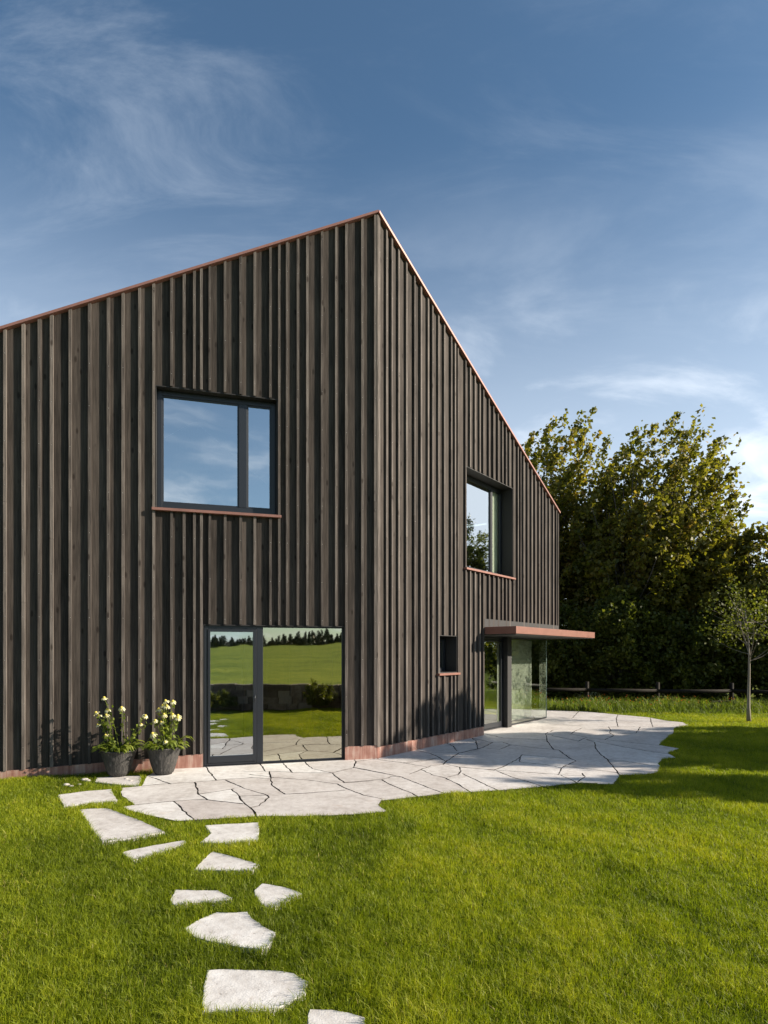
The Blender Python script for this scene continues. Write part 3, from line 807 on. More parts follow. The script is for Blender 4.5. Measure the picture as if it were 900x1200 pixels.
# terrace door in the left wall: narrow leaf plus a large fixed pane
def terrace_door():
    fr = MB(); y0, y1 = 0.055, 0.135; zt = 2.186; xa, xm0, xm1, xb = -2.786, -1.985, -1.885, -0.576
    fr.box(xa, xa+0.055, y0, y1, 0.012, zt); fr.box(xm0, xm1, y0-0.002, y1, 0.012, zt)
    fr.box(xa+0.055, xm0, y0+0.001, y1, zt-0.05, zt); fr.box(xa+0.055, xm0, y0+0.001, y1, 0.012, 0.05)
    fr.box(xm1, xb, y0+0.02, y1, zt-0.022, zt); fr.box(xm1, xb, y0+0.02, y1, 0.010, 0.034); fr.box(xb-0.025, xb, y0+0.021, y1, 0.034, zt-0.022)
    f = fr.build('door', M['frame'], house, (0, 0, 0), AL, bevel=0.004)
    s = MB(); a, b, z0, z1, w = xa+0.058, xm0-0.003, 0.053, zt-0.053, 0.052
    s.box(a, a+w*0.7, y0-0.012, y1-0.02, z0, z1); s.box(b-w, b, y0-0.012, y1-0.02, z0, z1)
    s.box(a+w*0.7, b-w, y0-0.011, y1-0.021, z0, z0+0.10); s.box(a+w*0.7, b-w, y0-0.011, y1-0.021, z1-w*0.8, z1)
    s.build('sash', M['frame'], f, bevel=0.003)
    p = MB(); y = y0+0.02
    p.face([(a+w*0.7, y, z0+0.10), (b-w, y, z0+0.10), (b-w, y, z1-w*0.8), (a+w*0.7, y, z1-w*0.8)]); p.build('pane', M['glass'], f)
    p = MB(); y = y0+0.035
    p.face([(xm1, y, 0.034), (xb-0.025, y, 0.034), (xb-0.025, y, zt-0.022), (xm1, y, zt-0.022)]); p.build('pane', M['glass_warm'], f)
    h = MB(); h.tube([(b-w/2, y0-0.055, 1.10), (b-w/2-0.01, y0-0.055, 0.98)], [0.008, 0.008], 8); h.tube([(b-w/2, y0-0.012, 1.08), (b-w/2, y0-0.058, 1.08)], [0.007, 0.007], 8)
    h.build('handle', M['frame'], f)
    th = MB(); th.box(xa, xb, 0.03, 0.15, -0.02, 0.008); th.build('threshold', M['frame'], f)
terrace_door()
# recessed corner glazing of the right wall
def corner_glass():
    yg = 0.335; fr = MB()
    z0, z1 = 0.012, 2.143
    fr.box(3.72, 3.80, yg-0.02, yg+0.06, z0, z1)
    fr.box(3.80, 5.2, yg-0.02, yg+0.06, z0, z0+0.02); fr.box(3.80, 5.2, yg-0.02, yg+0.06, z1-0.05, z1)
    fr.box(5.44, 7.78, yg-0.015, yg+0.03, z0, z0+0.03); fr.box(5.44, 7.78, yg-0.015, yg+0.03, z1-0.03, z1)
    f = fr.build('sliding_door', M['frame'], house, (0, 0, 0), AR, bevel=0.003)
    s = MB(); s.box(3.83, 3.90, yg-0.01, yg+0.04, z0+0.03, z1-0.06); s.box(5.12, 5.19, yg-0.01, yg+0.04, z0+0.03, z1-0.06)
    s.box(3.90, 5.12, yg-0.009, yg+0.039, z0+0.03, z0+0.14); s.box(3.90, 5.12, yg-0.009, yg+0.039, z1-0.12, z1-0.06)
    s.build('sash', M['frame'], f, bevel=0.003)
    p = MB(); p.face([(3.90, yg+0.01, z0+0.14), (5.12, yg+0.01, z0+0.14), (5.12, yg+0.01, z1-0.12), (3.90, yg+0.01, z1-0.12)]); p.build('pane', M['glass_clear'], f)
    p = MB(); p.face([(5.44, yg, z0+0.03), (7.79, yg, z0+0.03), (7.79, yg, z1-0.03), (5.44, yg, z1-0.03)]); p.build('pane', M['glass_clear'], f)
    p = MB(); p.face([(7.79, yg, z0+0.03), (7.79, yg+2.6, z0+0.03), (7.79, yg+2.6, z1-0.03), (7.79, yg, z1-0.03)]); p.build('pane', M['glass_clear'], f)
    e = MB(); e.box(7.782, 7.80, yg-0.008, yg+0.01, z0, z1); e.build('glass_edge', plain('glass_edge', (0.18, 0.24, 0.21), 0.2), f)
    po = MB(); po.box(5.21, 5.43, yg-0.13, yg+0.10, 0.004, 2.143); po.build('post', M['dark'], house, (0, 0, 0), AR, bevel=0.004)
corner_glass()
cn = MB(); cn.box(3.69, 8.49, -0.738, -0.004, 2.168, 2.322); c = cn.build('canopy', M['copper'], house, (0, 0, 0), AR, bevel=0.004)
cn = MB(); cn.box(3.72, 8.46, -0.71, 0.05, 2.150, 2.166); cn.box(LR+0.02, 8.46, -0.7, 1.2, 2.152, 2.165); cn.build('soffit', M['dark'], c)
cn = MB(); cn.box(LR+0.01, 8.49, -0.003, 1.3, 2.168, 2.322); cn.build('side_canopy', M['copper'], c)

# ------------------------------------------------------------------ lawn
def pip(px, py, poly):
    """vectorised point in polygon"""
    inside = np.zeros(px.shape, bool); n = len(poly)
    x0, x1 = min(p[0] for p in poly), max(p[0] for p in poly); y0, y1 = min(p[1] for p in poly), max(p[1] for p in poly)
    bb = (px > x0) & (px < x1) & (py > y0) & (py < y1); qx, qy = px[bb], py[bb]; r = np.zeros(qx.shape, bool)
    for i in range(n):
        ax, ay = poly[i][:2]; bx, by = poly[(i+1) % n][:2]
        c = ((ay > qy) != (by > qy)) & (qx < (bx-ax)*(qy-ay)/((by-ay) if by != ay else 1e-9)+ax)
        r ^= c
    inside[bb] = r; return inside
rng = np.random.default_rng(7)
def snoise(x, y, freq, seed):
    r = np.random.default_rng(seed); out = np.zeros_like(x)
    for k in range(7):
        a = r.uniform(0, 2*np.pi); f = freq*r.uniform(0.6, 1.6)
        out += np.sin((x*np.cos(a)+y*np.sin(a))*f + r.uniform(0, 6.28) + 1.3*np.sin((x*np.sin(a)-y*np.cos(a))*f*0.7+r.uniform(0, 6)))
    return out/7
HOUSE_POLY = [WR(LR+0.05, 0.04)[:2], WR(0, 0.04)[:2], WL(0, 0.04)[:2], WL(LL+0.1, 0.04)[:2], (A1.x, A1.y), (E0.x, E0.y), (D0.x, D0.y)]
def blades_mesh(name, X, Y, H, W, T, lean, mat, z0=GZ, curl=0.5):
    n = len(X); th = rng.uniform(0, 2*np.pi, n)
    lx = np.cos(th)*lean + 0.10*snoise(X, Y, 9, 3); ly = np.sin(th)*lean + 0.10*snoise(X, Y, 8, 4)
    fa = rng.uniform(0, np.pi, n); wx, wy = np.cos(fa)*W/2, np.sin(fa)*W/2
    V = np.zeros((n, 5, 3)); z0 = z0+np.zeros(n)
    V[:, 0] = np.stack([X-wx, Y-wy, z0], 1); V[:, 1] = np.stack([X+wx, Y+wy, z0], 1)
    mx, my, mz = X+lx*H*0.4, Y+ly*H*0.4, z0+H*0.6
    V[:, 2] = np.stack([mx+wx*0.8, my+wy*0.8, mz], 1); V[:, 3] = np.stack([mx-wx*0.8, my-wy*0.8, mz], 1)
    V[:, 4] = np.stack([X+lx*H*(1.0+curl), Y+ly*H*(1.0+curl), z0+H*rng.uniform(0.82, 1.0, n)], 1)
    base = np.arange(n)[:, None]*5
    L = (base+np.array([[0, 1, 2, 3, 3, 2, 4]])).ravel(); S = np.tile([4, 3], n)
    me = np_mesh(name, V.reshape(-1, 3), S, L, np.repeat(T, 5), True)
    return new_obj(name, me, mat)
def lawn():
    n = 2200000
    # y distributed so that density falls with distance
    u = rng.random(n); y0, y1, e = 1.7, 19.0, 0.75
    Y = (y0**(1-e) + u*(y1**(1-e)-y0**(1-e)))**(1/(1-e))
    half = 0.625*Y+4.0
    # uniform in x at equal y: thin by the widest row
    X = rng.uniform(-1, 1, n)*half
    keep = rng.random(n) < (half*Y**-0.55)/np.max(half*Y**-0.55)
    X, Y = X[keep], Y[keep]
    d = ~pip(X, Y, PATIO) & ~pip(X, Y, HOUSE_POLY)
    for P in STONES:
        ax, ay = sum(p[0] for p in P)/len(P), sum(p[1] for p in P)/len(P)
        d &= ~pip(X, Y, [(ax+(p[0]-ax)*0.955, ay+(p[1]-ay)*0.955) for p in P])
    X, Y = X[d], Y[d]
    # keep only in front of the fence line and bound on the left
    d = (X > -13) & (X < 17) & (((X-PW.x)*NW.x+(Y-PW.y)*NW.y) < -0.06); X, Y = X[d], Y[d]
    n = len(X); print('blades', n)
    cl = snoise(X, Y, 7, 11); cl2 = snoise(X, Y, 1.6, 12); cl3 = snoise(X, Y, 22, 13)
    sc_ = np.clip((Y/4.0), 0.8, 5)**0.55
    cm = np.clip(snoise(X, Y, 3.0, 14), -0.7, 0.7); H = (0.053 + 0.019*cl + 0.017*cl3 + 0.022*cm + rng.normal(0, 0.009, n)); H = np.clip(H, 0.016, 0.11)
    tuft = (snoise(X, Y, 3.1, 15) > 0.42) & (rng.random(n) < 0.3); H[tuft] *= 1.4
    W = rng.uniform(0.0024, 0.0040, n)*sc_
    T = 0.47 + 0.26*cl2 + 0.18*cl + 0.17*cl3 + 0.14*snoise(X, Y, 3.0, 14) + 0.10*snoise(X, Y, 0.55, 17) + 0.02*np.clip(X, -3, 4) + rng.normal(0, 0.13, n) ; T = np.clip(T, 0, 0.93)
    dead = rng.random(n) < (0.010+0.03*(snoise(X, Y, 2.3, 18) > 0.4)); T[dead] = rng.uniform(0.95, 1.0, dead.sum())
    lean = np.abs(rng.normal(0.35, 0.28, n))
    o = blades_mesh('lawn', X, Y, H, W, T, lean, M['grass'], GZ+0.012+np.clip(0.012*snoise(X, Y, 4.5, 16), -0.006, 0.02))
    tag(o, 'short bright green garden lawn', 'grass', kind='stuff')
lawn()
def wild_strip():
    n = 26000
    X = rng.uniform(4.9, 14.5, n); Y = 17.6 - (X-4.6)*0.05 + rng.random(n)**0.8*3.0
    d = ~pip(X, Y, PATIO); X, Y = X[d], Y[d]; n = len(X)
    cl = snoise(X, Y, 3, 31)
    near = np.clip((Y-17.6+(X-4.6)*0.05)/1.4, 0.15, 1)
    H = (0.27+0.10*cl+rng.normal(0, 0.09, n))*near; H = np.clip(H, 0.05, 0.75)
    T = np.clip(0.45+0.25*cl+rng.normal(0, 0.2, n), 0, 1)
    o = blades_mesh('wild_grass', X, Y, H, rng.uniform(0.012, 0.03, n), T, np.abs(rng.normal(0.3, 0.2, n)), M['leafbright'])
    tag(o, 'strip of tall wild grass along the fence', 'grass', kind='stuff')
    k = 170; idx = rng.choice(np.where((X < 11) & (H > 0.25))[0], k)
    V = []; 
    for i in idx:
        c = np.array([X[i]+rng.normal(0, .03), Y[i]+rng.normal(0, .03), GZ+H[i]*rng.uniform(0.85, 1.1)]); r = rng.uniform(0.010, 0.020)
        a = rng.normal(size=3); a /= np.linalg.norm(a); b = np.cross(a, rng.normal(size=3)); b /= np.linalg.norm(b)
        c2 = np.cross(a, b)
        V += [c+a*r, c+b*r, c-a*r, c-b*r, c+c2*r, c+a*r, c-c2*r, c-a*r]
    V = np.array(V); S = np.full(2*k, 4); T = np.repeat(rng.random(k), 8)
    o = new_obj('wildflowers', np_mesh('wildflowers', V, S, np.arange(len(V)), T), M['redpetal'])
    tag(o, 'scattered small red and orange wildflowers in the tall grass', 'flowers', kind='stuff')
wild_strip()

# ------------------------------------------------------------------ trees
def leaf_quads(C, size, T, rg, droop=0.0):
    n = len(C); s = size*rg.uniform(0.6, 1.35, n)
    a = rg.normal(size=(n, 3)); a[:, 2] -= droop; a /= np.linalg.norm(a, axis=1)[:, None]
    b = np.cross(a, rg.normal(size=(n, 3))); b /= np.linalg.norm(b, axis=1)[:, None]
    nn = np.cross(a, b)
    V = np.zeros((n, 4, 3))
    V[:, 0] = C - a*s[:, None]*0.5; V[:, 1] = C + b*s[:, None]*0.36 + nn*s[:, None]*0.10
    V[:, 2] = C + a*s[:, None]*0.5; V[:, 3] = C - b*s[:, None]*0.36 + nn*s[:, None]*0.10
    return V.reshape(-1, 3), np.repeat(T, 4)
def tree(name, label, cat, base, crown_c, rad, nb, per, leaf, mat, trunk_r, seed, wind=(0.4, 0, 0.25), spike=0.35, clump=0.30,
         group=None, bark='bark', low=-0.75, trunk_top=None, tspread=0.14, nstem=1, kmin=0.30):
    rg = np.random.default_rng(seed); rn = random.Random(seed)
    root = empty(name, (base[0], base[1], 0)); tag(root, label, cat, group)
    cc = np.array(crown_c, float); rad = np.array(rad, float); wind = np.array(wind, float); b0 = np.array([base[0], base[1], GZ])
    tb = MB(); ttop = trunk_top or cc[2]
    stems = []
    for sidx in range(nstem):
        p0 = b0 + np.array([rn.uniform(-1, 1), rn.uniform(-1, 1), 0])*0.12*(nstem > 1)
        p3 = np.array([cc[0], cc[1], ttop]) + np.array([rn.uniform(-1, 1), rn.uniform(-1, 1), 0])*rad*0.35*(nstem > 1)
        pts = [p0*(1-t)+p3*t + np.array([math.sin(t*4+sidx), math.cos(t*5+sidx), 0])*0.05*rad[0]*t for t in np.linspace(0, 1, 8)]
        stems.append(pts)
        tb.tube([tuple(p-b0+np.array([0, 0, GZ])) for p in pts], [trunk_r*(1-0.8*t)/(1+0.35*(nstem > 1)) + trunk_r*0.35*max(0, 1-t*9) for t in np.linspace(0, 1, 8)], 10, rn.random())
    leaves = []; tints = []
    wdir = wind+np.array([0.0, 0, 0.25]); wdir = wdir/np.linalg.norm(wdir)
    for i in range(nb):
        while True:
            d = rg.normal(size=3); d /= np.linalg.norm(d)
            if d[2] > low: break
        st = stems[i % nstem]; k = rn.uniform(kmin, 0.95); q = k*7; j = min(6, int(q)); s0 = st[j]*(1-(q-j))+st[j+1]*(q-j)
        rr = rg.uniform(0.62, 1.0)**0.5 if i % 5 else rg.uniform(0.3, 0.8)
        e = cc + rad*d*rr + wind*rad*0.20
        ctrl = 0.5*(s0+e) + np.array([0, 0, -0.10*rad[2]]) + rg.normal(0, 0.08, 3)*rad
        tip = e + (wind*rn.uniform(0.5, 1.2) + np.array([0, 0, 0.25*d[2]]) )*rad*spike*(0.35 + max(0, d[2]))*(rr > 0.8)
        ts = np.linspace(0, 1, 7)
        path = [(1-t)**2*s0 + 2*t*(1-t)*ctrl + t*t*e for t in ts] + [tip]
        if i < nb*0.45 and np.linalg.norm(e-s0) > 0.4:
            br = trunk_r*0.26*rn.uniform(0.6, 1.2)
            tb.tube([tuple(p-b0+np.array([0, 0, GZ])) for p in path[:7]], [br*(1-0.88*t) for t in np.linspace(0, 1, 7)], 5, rn.random(), cap=False)
        P = np.array(path)
        m = int(per*rn.uniform(0.5, 1.4)); nc = 6
        tc_ = rg.uniform(0.38, 1.0, nc)**0.8*7; tint0 = rg.normal(0.42, 0.16)
        for cidx in range(nc):
            t = tc_[cidx]; jj = min(6, int(t)); p = P[jj]*(1-(t-jj))+P[jj+1]*(t-jj)
            sig = clump*(1.15-0.85*t/7)*rn.uniform(0.6, 1.2)
            p = p + rg.normal(0, clump*0.45*(1.1-t/7), 3)
            mm = max(3, m//nc)
            L = p + rg.normal(0, 1, (mm, 3))*sig*np.array([0.75, 0.8, 0.5]) + (rg.normal(0, 1, (mm, 1))*sig*0.75)*wdir
            if cidx == 0:      # leaves all along the shoot tip
                q = rg.random((max(6, mm), 1)); tp_ = P[6]*(1-q)+P[7]*q + rg.normal(0, 1, (len(q), 3))*clump*0.42*(1.25-q)
                leaves.append(tp_); tints.append(np.clip(tint0+0.1+rg.normal(0, tspread, len(q)), 0, 1))
            leaves.append(L); tints.append(np.clip(tint0+rg.normal(0, tspread, mm)+rg.normal(0, 0.07), 0, 1))
    L = np.concatenate(leaves)-b0+np.array([0, 0, GZ]); T = np.concatenate(tints)
    keep = L[:, 2] > 0.12; L, T = L[keep], T[keep]
    V, TT = leaf_quads(L, leaf, T, rg)
    new_obj('crown', np_mesh('crown', V, np.full(len(L), 4), np.arange(len(V)), TT), M[mat], root)
    tb.build('trunk', M[bark], root)
    return root
BT = 'big trees behind the terrace'
tree('maple_tree', 'yellowish leafy tree rising right behind the roof edge of the house', 'tree', (6.6, 26.5), (6.9, 26.5, 5.8), (3.0, 2.6, 4.6), 330, 110, 0.18, 'maple', 0.22, 1, (0.5, 0, 0.6), 0.36, 0.36, BT, tspread=0.17)
tree('maple_tree', 'largest maple with wind-bent shoots, in the middle of the tree group', 'tree', (10.0, 24.0), (9.9, 24.0, 4.3), (3.4, 2.8, 4.6), 620, 105, 0.165, 'maple', 0.30, 2, (0.75, 0, 0.7), 0.34, 0.34, BT, nstem=3)
tree('maple_tree', 'lower bushy maple at the right edge behind the young tree', 'tree', (13.0, 22.2), (13.0, 22.2, 2.9), (2.8, 2.2, 2.9), 380, 105, 0.16, 'maple', 0.20, 3, (0.8, 0, 0.45), 0.34, 0.32, BT, nstem=2)
for k, (x, y, h, w) in enumerate([(6.2, 22.6, 3.3, 1.9), (8.4, 22.0, 3.6, 1.8), (11.0, 21.6, 3.0, 1.9), (13.6, 20.9, 2.7, 1.8), (9.6, 27.5, 4.4, 3.2), (14.5, 27.0, 4.6, 3.2), (5.3, 27.5, 4.2, 3.0), (16.0, 20.8, 2.8, 1.8)]):
    tree('bush', ['dense dark bush behind the fence nearest the house wall', 'dark bush behind the fence, second from the house', 'dark bush behind the middle of the fence', 'dark bush behind the fence beside the young tree',
          'tall dark bush behind the largest maple', 'tall dark bush between the two maples at the right', 'tall dark bush behind the house end', 'dark bush at the right end of the fence'][k], 'bush',
         (x, y), (x, y, h*0.5), (w, 1.2 if k not in (4, 5, 6) else 1.8, h*0.55), 150, 120, 0.13, 'leafdark', 0.06, 20+k, (0.2, 0, 0.2), 0.2, 0.34, 'dark bushes behind the fence', low=-0.95, nstem=3)
# young planted tree on the lawn
tree('young_tree', 'slender young tree with a pale straight trunk on the lawn at the right', 'tree', (9.35, 15.75), (9.3, 15.75, 2.55), (1.1, 1.0, 1.0), 56, 30, 0.075, 'leafdark', 0.045, 40, (0.1, 0, 0.3), 0.6, 0.30, bark='palebark', trunk_top=2.9, kmin=0.52, low=-0.5)
# trees outside the frame on the sunny side: they shade terrace and lawn and show in the gable glass
OT = 'trees on the sunny side of the garden'
tree('birch_tree', 'tall loose birch at the far right of the garden', 'tree', (25, 22), (25, 22, 5.6), (2.6, 2.6, 4.4), 320, 130, 0.14, 'leafgrey', 0.2, 50, (0, 0, 0.3), 0.3, 0.36, OT, bark='palebark')
tree('fruit_tree', 'low spreading fruit tree right of the terrace', 'tree', (12.8, 10.6), (12.8, 10.6, 3.3), (2.0, 2.3, 2.3), 330, 150, 0.13, 'maple', 0.12, 51, (0.2, 0, 0.2), 0.3, 0.28, OT)
tree('fruit_tree', 'bushy fruit tree beyond the right end of the terrace', 'tree', (16.6, 12.7), (16.6, 12.7, 3.0), (2.0, 1.3, 1.6), 150, 120, 0.12, 'maple', 0.14, 52, (0.2, 0, 0.2), 0.3, 0.3, OT)
tree('fruit_tree', 'small fruit tree at the lower right lawn', 'tree', (15.0, 7.2), (15.0, 7.2, 3.3), (1.8, 1.0, 2.0), 150, 110, 0.12, 'maple', 0.10, 53, (0.2, 0, 0.2), 0.3, 0.26, OT)

HZ = 'hazel bushes at the sunny end of the garden'
for k, (x, y) in enumerate([(22.0, 15.5), (26.5, 19.5)]):
    tree('hazel_bush', ['hazel bush nearest the lawn at the far right', 'hazel bush under the birch at the far right', 'hazel bush beyond the fence end at the far right'][k], 'bush', (x, y), (x, y, 1.9), (1.9, 1.6, 2.0), 110, 75, 0.13, 'leafbright', 0.06, 60+k, (0.2, 0, 0.2), 0.2, 0.34, HZ, low=-0.9, nstem=3)

# rustic timber fence in front of the bushes
def fence():
    root = empty('fence', (4.6, 20.9, 0)); tag(root, 'low rustic timber fence with round rails in front of the bushes', 'fence')
    rn = random.Random(3)
    P0 = Vector((4.6, 20.9, 0)); P1 = Vector((17.5, 18.2, 0)); n = 6
    for i in range(n+1):
        p = P0.lerp(P1, i/n)-P0; q = MB()
        q.tube([(p.x, p.y, -0.1), (p.x, p.y, 0.40), (p.x+0.01, p.y, 0.82)], [0.075, 0.07, 0.062], 10, rn.random()); q.build('post', M['beam'], root)
        if i < n:
            a = p; b = P0.lerp(P1, (i+1)/n)-P0
            for z in (0.56, 0.20):
                r = MB(); m_ = (a+b)/2
                r.tube([(a.x-0.05, a.y-0.11, z+rn.uniform(-.03, .03)), (m_.x, m_.y-0.11, z-0.02), (b.x+0.05, b.y-0.11, z+rn.uniform(-.03, .03))], [0.06, 0.064, 0.055], 10, rn.random())
                r.build('rail', M['beam'], root)
fence()

# ------------------------------------------------------------------ behind the camera: garden wall, shrubs, wood on the ridge
def garden_wall():
    rn = random.Random(8); mb = MB()
    for row in range(4):
        x = -16.0 + rn.uniform(0, 0.4)
        while x < 22:
            w = rn.uniform(0.22, 0.65)*(1.5 if row == 3 else 1); h0 = row*0.195
            mb.box(x, x+w-0.015, rn.uniform(-0.04, 0.02), 0.35, h0-0.02, h0+0.185+rn.uniform(-0.01, 0.006), rn.random()); x += w
    o = mb.build('stone_wall', M['drystone'], None, tuple(PW), math.atan2(TW.y, TW.x), bevel=0.015)
    o.rotation_euler = (0, 0, math.atan2(TW.y, TW.x))
    tag(o, 'low dry stone retaining wall along the edge of the lawn', 'wall')
garden_wall()
for k, (a, w, h, lab) in enumerate([(-1.6, 0.75, 0.55, 'round low shrub in front of the stone wall'), (4.2, 0.9, 0.6, 'wide low shrub at the foot of the stone wall'), (7.4, 0.7, 0.75, 'bushy shrub by the far end of the stone wall'), (1.6, 0.5, 0.9, 'upright shrub in front of the middle of the stone wall'), (-4.0, 0.8, 0.8, 'dense shrub at the near end of the stone wall')]):
    p = PW + TW*a - NW*0.7
    tree('shrub', lab, 'shrub', (p.x, p.y), (p.x, p.y, h*0.5), (w, 0.5, h*0.5), 60, 80, 0.05, 'leafdark', 0.02, 70+k, (0, 0, 0.2), 0.2, 0.12, 'shrubs along the stone wall', low=-0.9, nstem=3)
def ridge_wood():
    rg = np.random.default_rng(9); Ls = []; Ts = []
    for i in range(1500):
        a = rg.uniform(-120, 150); d = rg.uniform(112, 142)
        p = PW + TW*float(a) + NW*float(d); z = hill_z(a, d)
        h = (1.0+3.0*rg.random()**1.6)*(1.0+0.35*math.sin(a*0.06)); r = h*0.24+0.25; m = 90
        t = rg.random(m)**0.7
        ang = rg.uniform(0, 6.28, m); rad_ = r*(1-t)*rg.uniform(0.5, 1, m)
        Ls.append(np.stack([p.x+rad_*np.cos(ang), p.y+rad_*np.sin(ang), z-0.2+h*t], 1)); Ts.append(np.clip(rg.normal(0.4, 0.2, m), 0, 1))
    L = np.concatenate(Ls); T = np.concatenate(Ts); V, TT = leaf_quads(L, 0.55, T, rg, 0.5)
    o = new_obj('distant_forest', np_mesh('distant_forest', V, np.full(len(L), 4), np.arange(len(V)), TT), M['needle'])
    tag(o, 'dark conifer wood along the top of the meadow', 'forest', kind='stuff')
ridge_wood()

# ------------------------------------------------------------------ potted flowers
def flower(root, c, dirn, r, rg, droop=0.4):
    """one flower: yellow domed heart with drooping cream petals"""
    z = Vector(dirn).normalized(); a = z.orthogonal().normalized(); b = z.cross(a); c = Vector(c)
    pt = MB(); k = 9
    for i in range(k):
        t = 2*math.pi*(i+rg.uniform(-.2, .2))/k; u = a*math.cos(t)+b*math.sin(t); v = z.cross(u)
        p1 = c + u*r*0.35; p2 = c+u*r*0.85 - z*r*0.35*droop; p3 = c+u*r*1.1*rg.uniform(0.85, 1.1) - z*r*1.1*droop; w = r*0.26
        pt.face([tuple(p1-v*w*0.6), tuple(p2-v*w), tuple(p2+v*w), tuple(p1+v*w*0.6)], rg.random())
        pt.face([tuple(p2-v*w), tuple(p3-v*w*0.4), tuple(p3+v*w*0.4), tuple(p2+v*w)], rg.random())
    h = MB(); n0 = 0; prof = [(0.0, -0.1), (0.42, 0.0), (0.46, 0.22), (0.34, 0.45), (0.0, 0.58)]; kk = 8
    for (rr, zz) in prof:
        for j in range(kk):
            t = 2*math.pi*j/kk; h.v.append(tuple(c + (a*math.cos(t)+b*math.sin(t))*rr*r + z*zz*r))
    for i in range(len(prof)-1):
        for j in range(kk):
            q = i*kk; h.f.append((q+j, q+(j+1) % kk, q+kk+(j+1) % kk, q+kk+j)); h.c.append(0.5); h.m.append(0); h.sm.append(True)
    f = pt.build('flower', M['petal'], root); h.build('flower_heart', M['heart'], f)
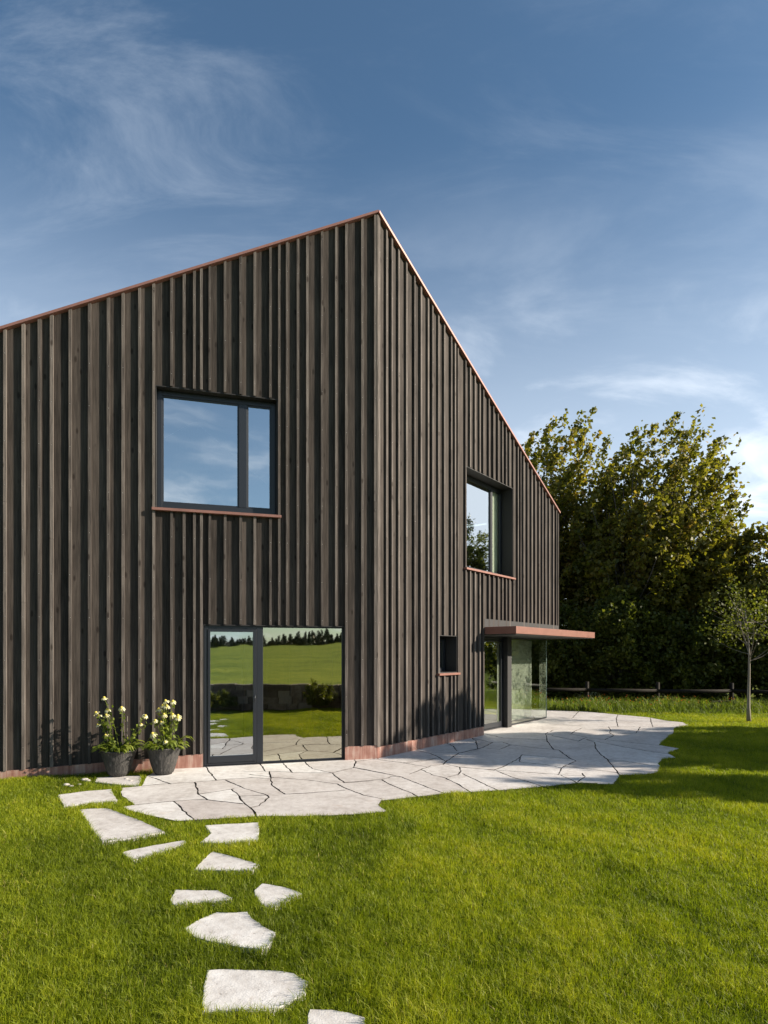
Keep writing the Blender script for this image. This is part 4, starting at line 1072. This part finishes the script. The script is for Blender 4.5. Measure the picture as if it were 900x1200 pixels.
def potted(label, x, y, seed, r1, r0, h, heads, stick=None):
    root = empty('flower_pot', (x, y, 0.0)); tag(root, label, 'potted plant', 'flower pots by the terrace door')
    rg = random.Random(seed); nr = np.random.default_rng(seed)
    mb = MB(); prof = [(0.0, 0.002), (r0*0.92, 0.002), (r0, 0.02)]
    for t in np.linspace(0.08, 0.94, 8): prof.append((r0+(r1-r0)*t**0.8, h*t))
    prof += [(r1+0.004, h*0.96), (r1+0.006, h), (r1-0.012, h+0.002), (r1-0.022, h-0.02), (r1-0.03, h-0.06)]
    mb.lathe(prof, k=56, rib=0.005, seed=seed); mb.build('pot', M['pot'], root)
    so_ = MB(); so_.face([((r1-0.022)*math.cos(2*math.pi*j/24), (r1-0.022)*math.sin(2*math.pi*j/24), h-0.045) for j in range(24)]); so_.build('soil', M['earth'], root)
    st = MB(); L = []; T = []
    for (hx, hz, hy, sz) in heads:
        p0 = Vector((rg.uniform(-.5, .5)*r1*0.6+hx*0.15, rg.uniform(-.4, .4)*r1, h-0.05)); p2 = Vector((hx, hy, h+hz))
        p1 = p0.lerp(p2, 0.5)+Vector((-hx*0.15+rg.uniform(-.02, .02), rg.uniform(-.03, .03), 0.05))
        pts = [p0*((1-t)**2)+p1*(2*t*(1-t))+p2*(t*t) for t in [q/7 for q in range(8)]]
        st.tube(pts, [0.0065-0.003*t for t in np.linspace(0, 1, 8)], 6, 0.7, cap=False)
        d = (pts[-1]-pts[-2]).normalized()*0.5+Vector((rg.uniform(-.35, .35), rg.uniform(-.7, -.1), 0.5))
        flower(root, pts[-1], d, sz, rg, rg.uniform(0.4, 1.0))
        for t in (2, 3, 4, 5, 6):
            for _ in range(3):
                q = pts[t]; L.append([q.x+rg.gauss(0, .025), q.y+rg.gauss(0, .025), q.z+rg.gauss(0, .02)]); T.append(rg.uniform(0.2, 0.9))
    st.build('stem', M['leafbright'], root)
    # long basal leaves
    lf = MB()
    for i in range(78):
        a = rg.uniform(0, 2*math.pi); rr = rg.uniform(0.02, r1*0.85); ln = rg.uniform(0.12, 0.24); w = rg.uniform(0.014, 0.028)
        p = Vector((rr*math.cos(a), rr*math.sin(a), h-0.045)); out = Vector((math.cos(a+rg.uniform(-.7, .7)), math.sin(a+rg.uniform(-.7, .7)), 0)); side = Vector((-out.y, out.x, 0)); c = rg.uniform(0.1, 1)
        up = rg.uniform(0.5, 1.3); prev = p; prevw = w*0.3
        for s_, (fo, fu, fw) in enumerate([(0.3, 0.45, 0.8), (0.62, 0.62, 1.0), (0.9, 0.55, 0.75), (1.12, 0.30, 0.08)]):
            q = p+out*ln*fo+Vector((0, 0, ln*fu*up)); tw = side*1.0+Vector((0, 0, rg.uniform(-.4, .4)))
            lf.face([tuple(prev-tw*prevw), tuple(q-tw*w*fw), tuple(q+tw*w*fw), tuple(prev+tw*prevw)], c); prev, prevw = q, w*fw
    f = lf.build('foliage', M['leafbright'], root)
    V, TT = leaf_quads(np.array(L), 0.055, np.array(T), nr)
    new_obj('stem_leaves', np_mesh('stem_leaves', V, np.full(len(L), 4), np.arange(len(V)), TT), M['leafbright'], f)
    if stick:
        s_ = MB(); s_.tube([(stick[0], 0, h-0.05), (stick[0]+0.005, 0, h+stick[1])], [0.005, 0.004], 6); s_.build('stick', M['palebark'], root)
# heads: (x offset, height above rim, y offset, radius)
potted('left flower pot with tall leaning cream coneflowers and a bare stick', -3.80, 8.80, 5, 0.240, 0.118, 0.375,
       [(-0.20, 0.74, -0.02, .045), (-0.30, 0.53, -0.05, .048), (-0.28, 0.49, 0.0, .038), (-0.28, 0.36, -0.04, .036), (-0.17, 0.57, 0.02, .044), (-0.15, 0.50, -0.06, .04), (0.04, 0.60, 0.0, .044),
        (0.40, 0.49, -0.05, .042), (0.34, 0.37, -0.05, .030), (-0.14, 0.22, -0.1, .036), (0.52, 0.42, 0.0, .036)], (0.12, 0.48))
potted('right flower pot with a dense bunch of cream coneflowers', -3.20, 8.93, 6, 0.240, 0.118, 0.395,
       [(0.04, 0.67, -0.04, .046), (0.13, 0.66, 0.0, .046), (-0.02, 0.60, 0.0, .042), (0.07, 0.60, -0.08, .044), (-0.06, 0.55, -0.04, .044), (0.03, 0.48, -0.08, .042), (0.14, 0.47, -0.04, .048),
        (0.20, 0.45, 0.02, .046), (0.22, 0.43, -0.05, .046), (-0.01, 0.37, -0.08, .034), (-0.09, 0.38, -0.05, .030), (-0.11, 0.21, -0.14, .048), (0.09, 0.10, -0.2, .034)])
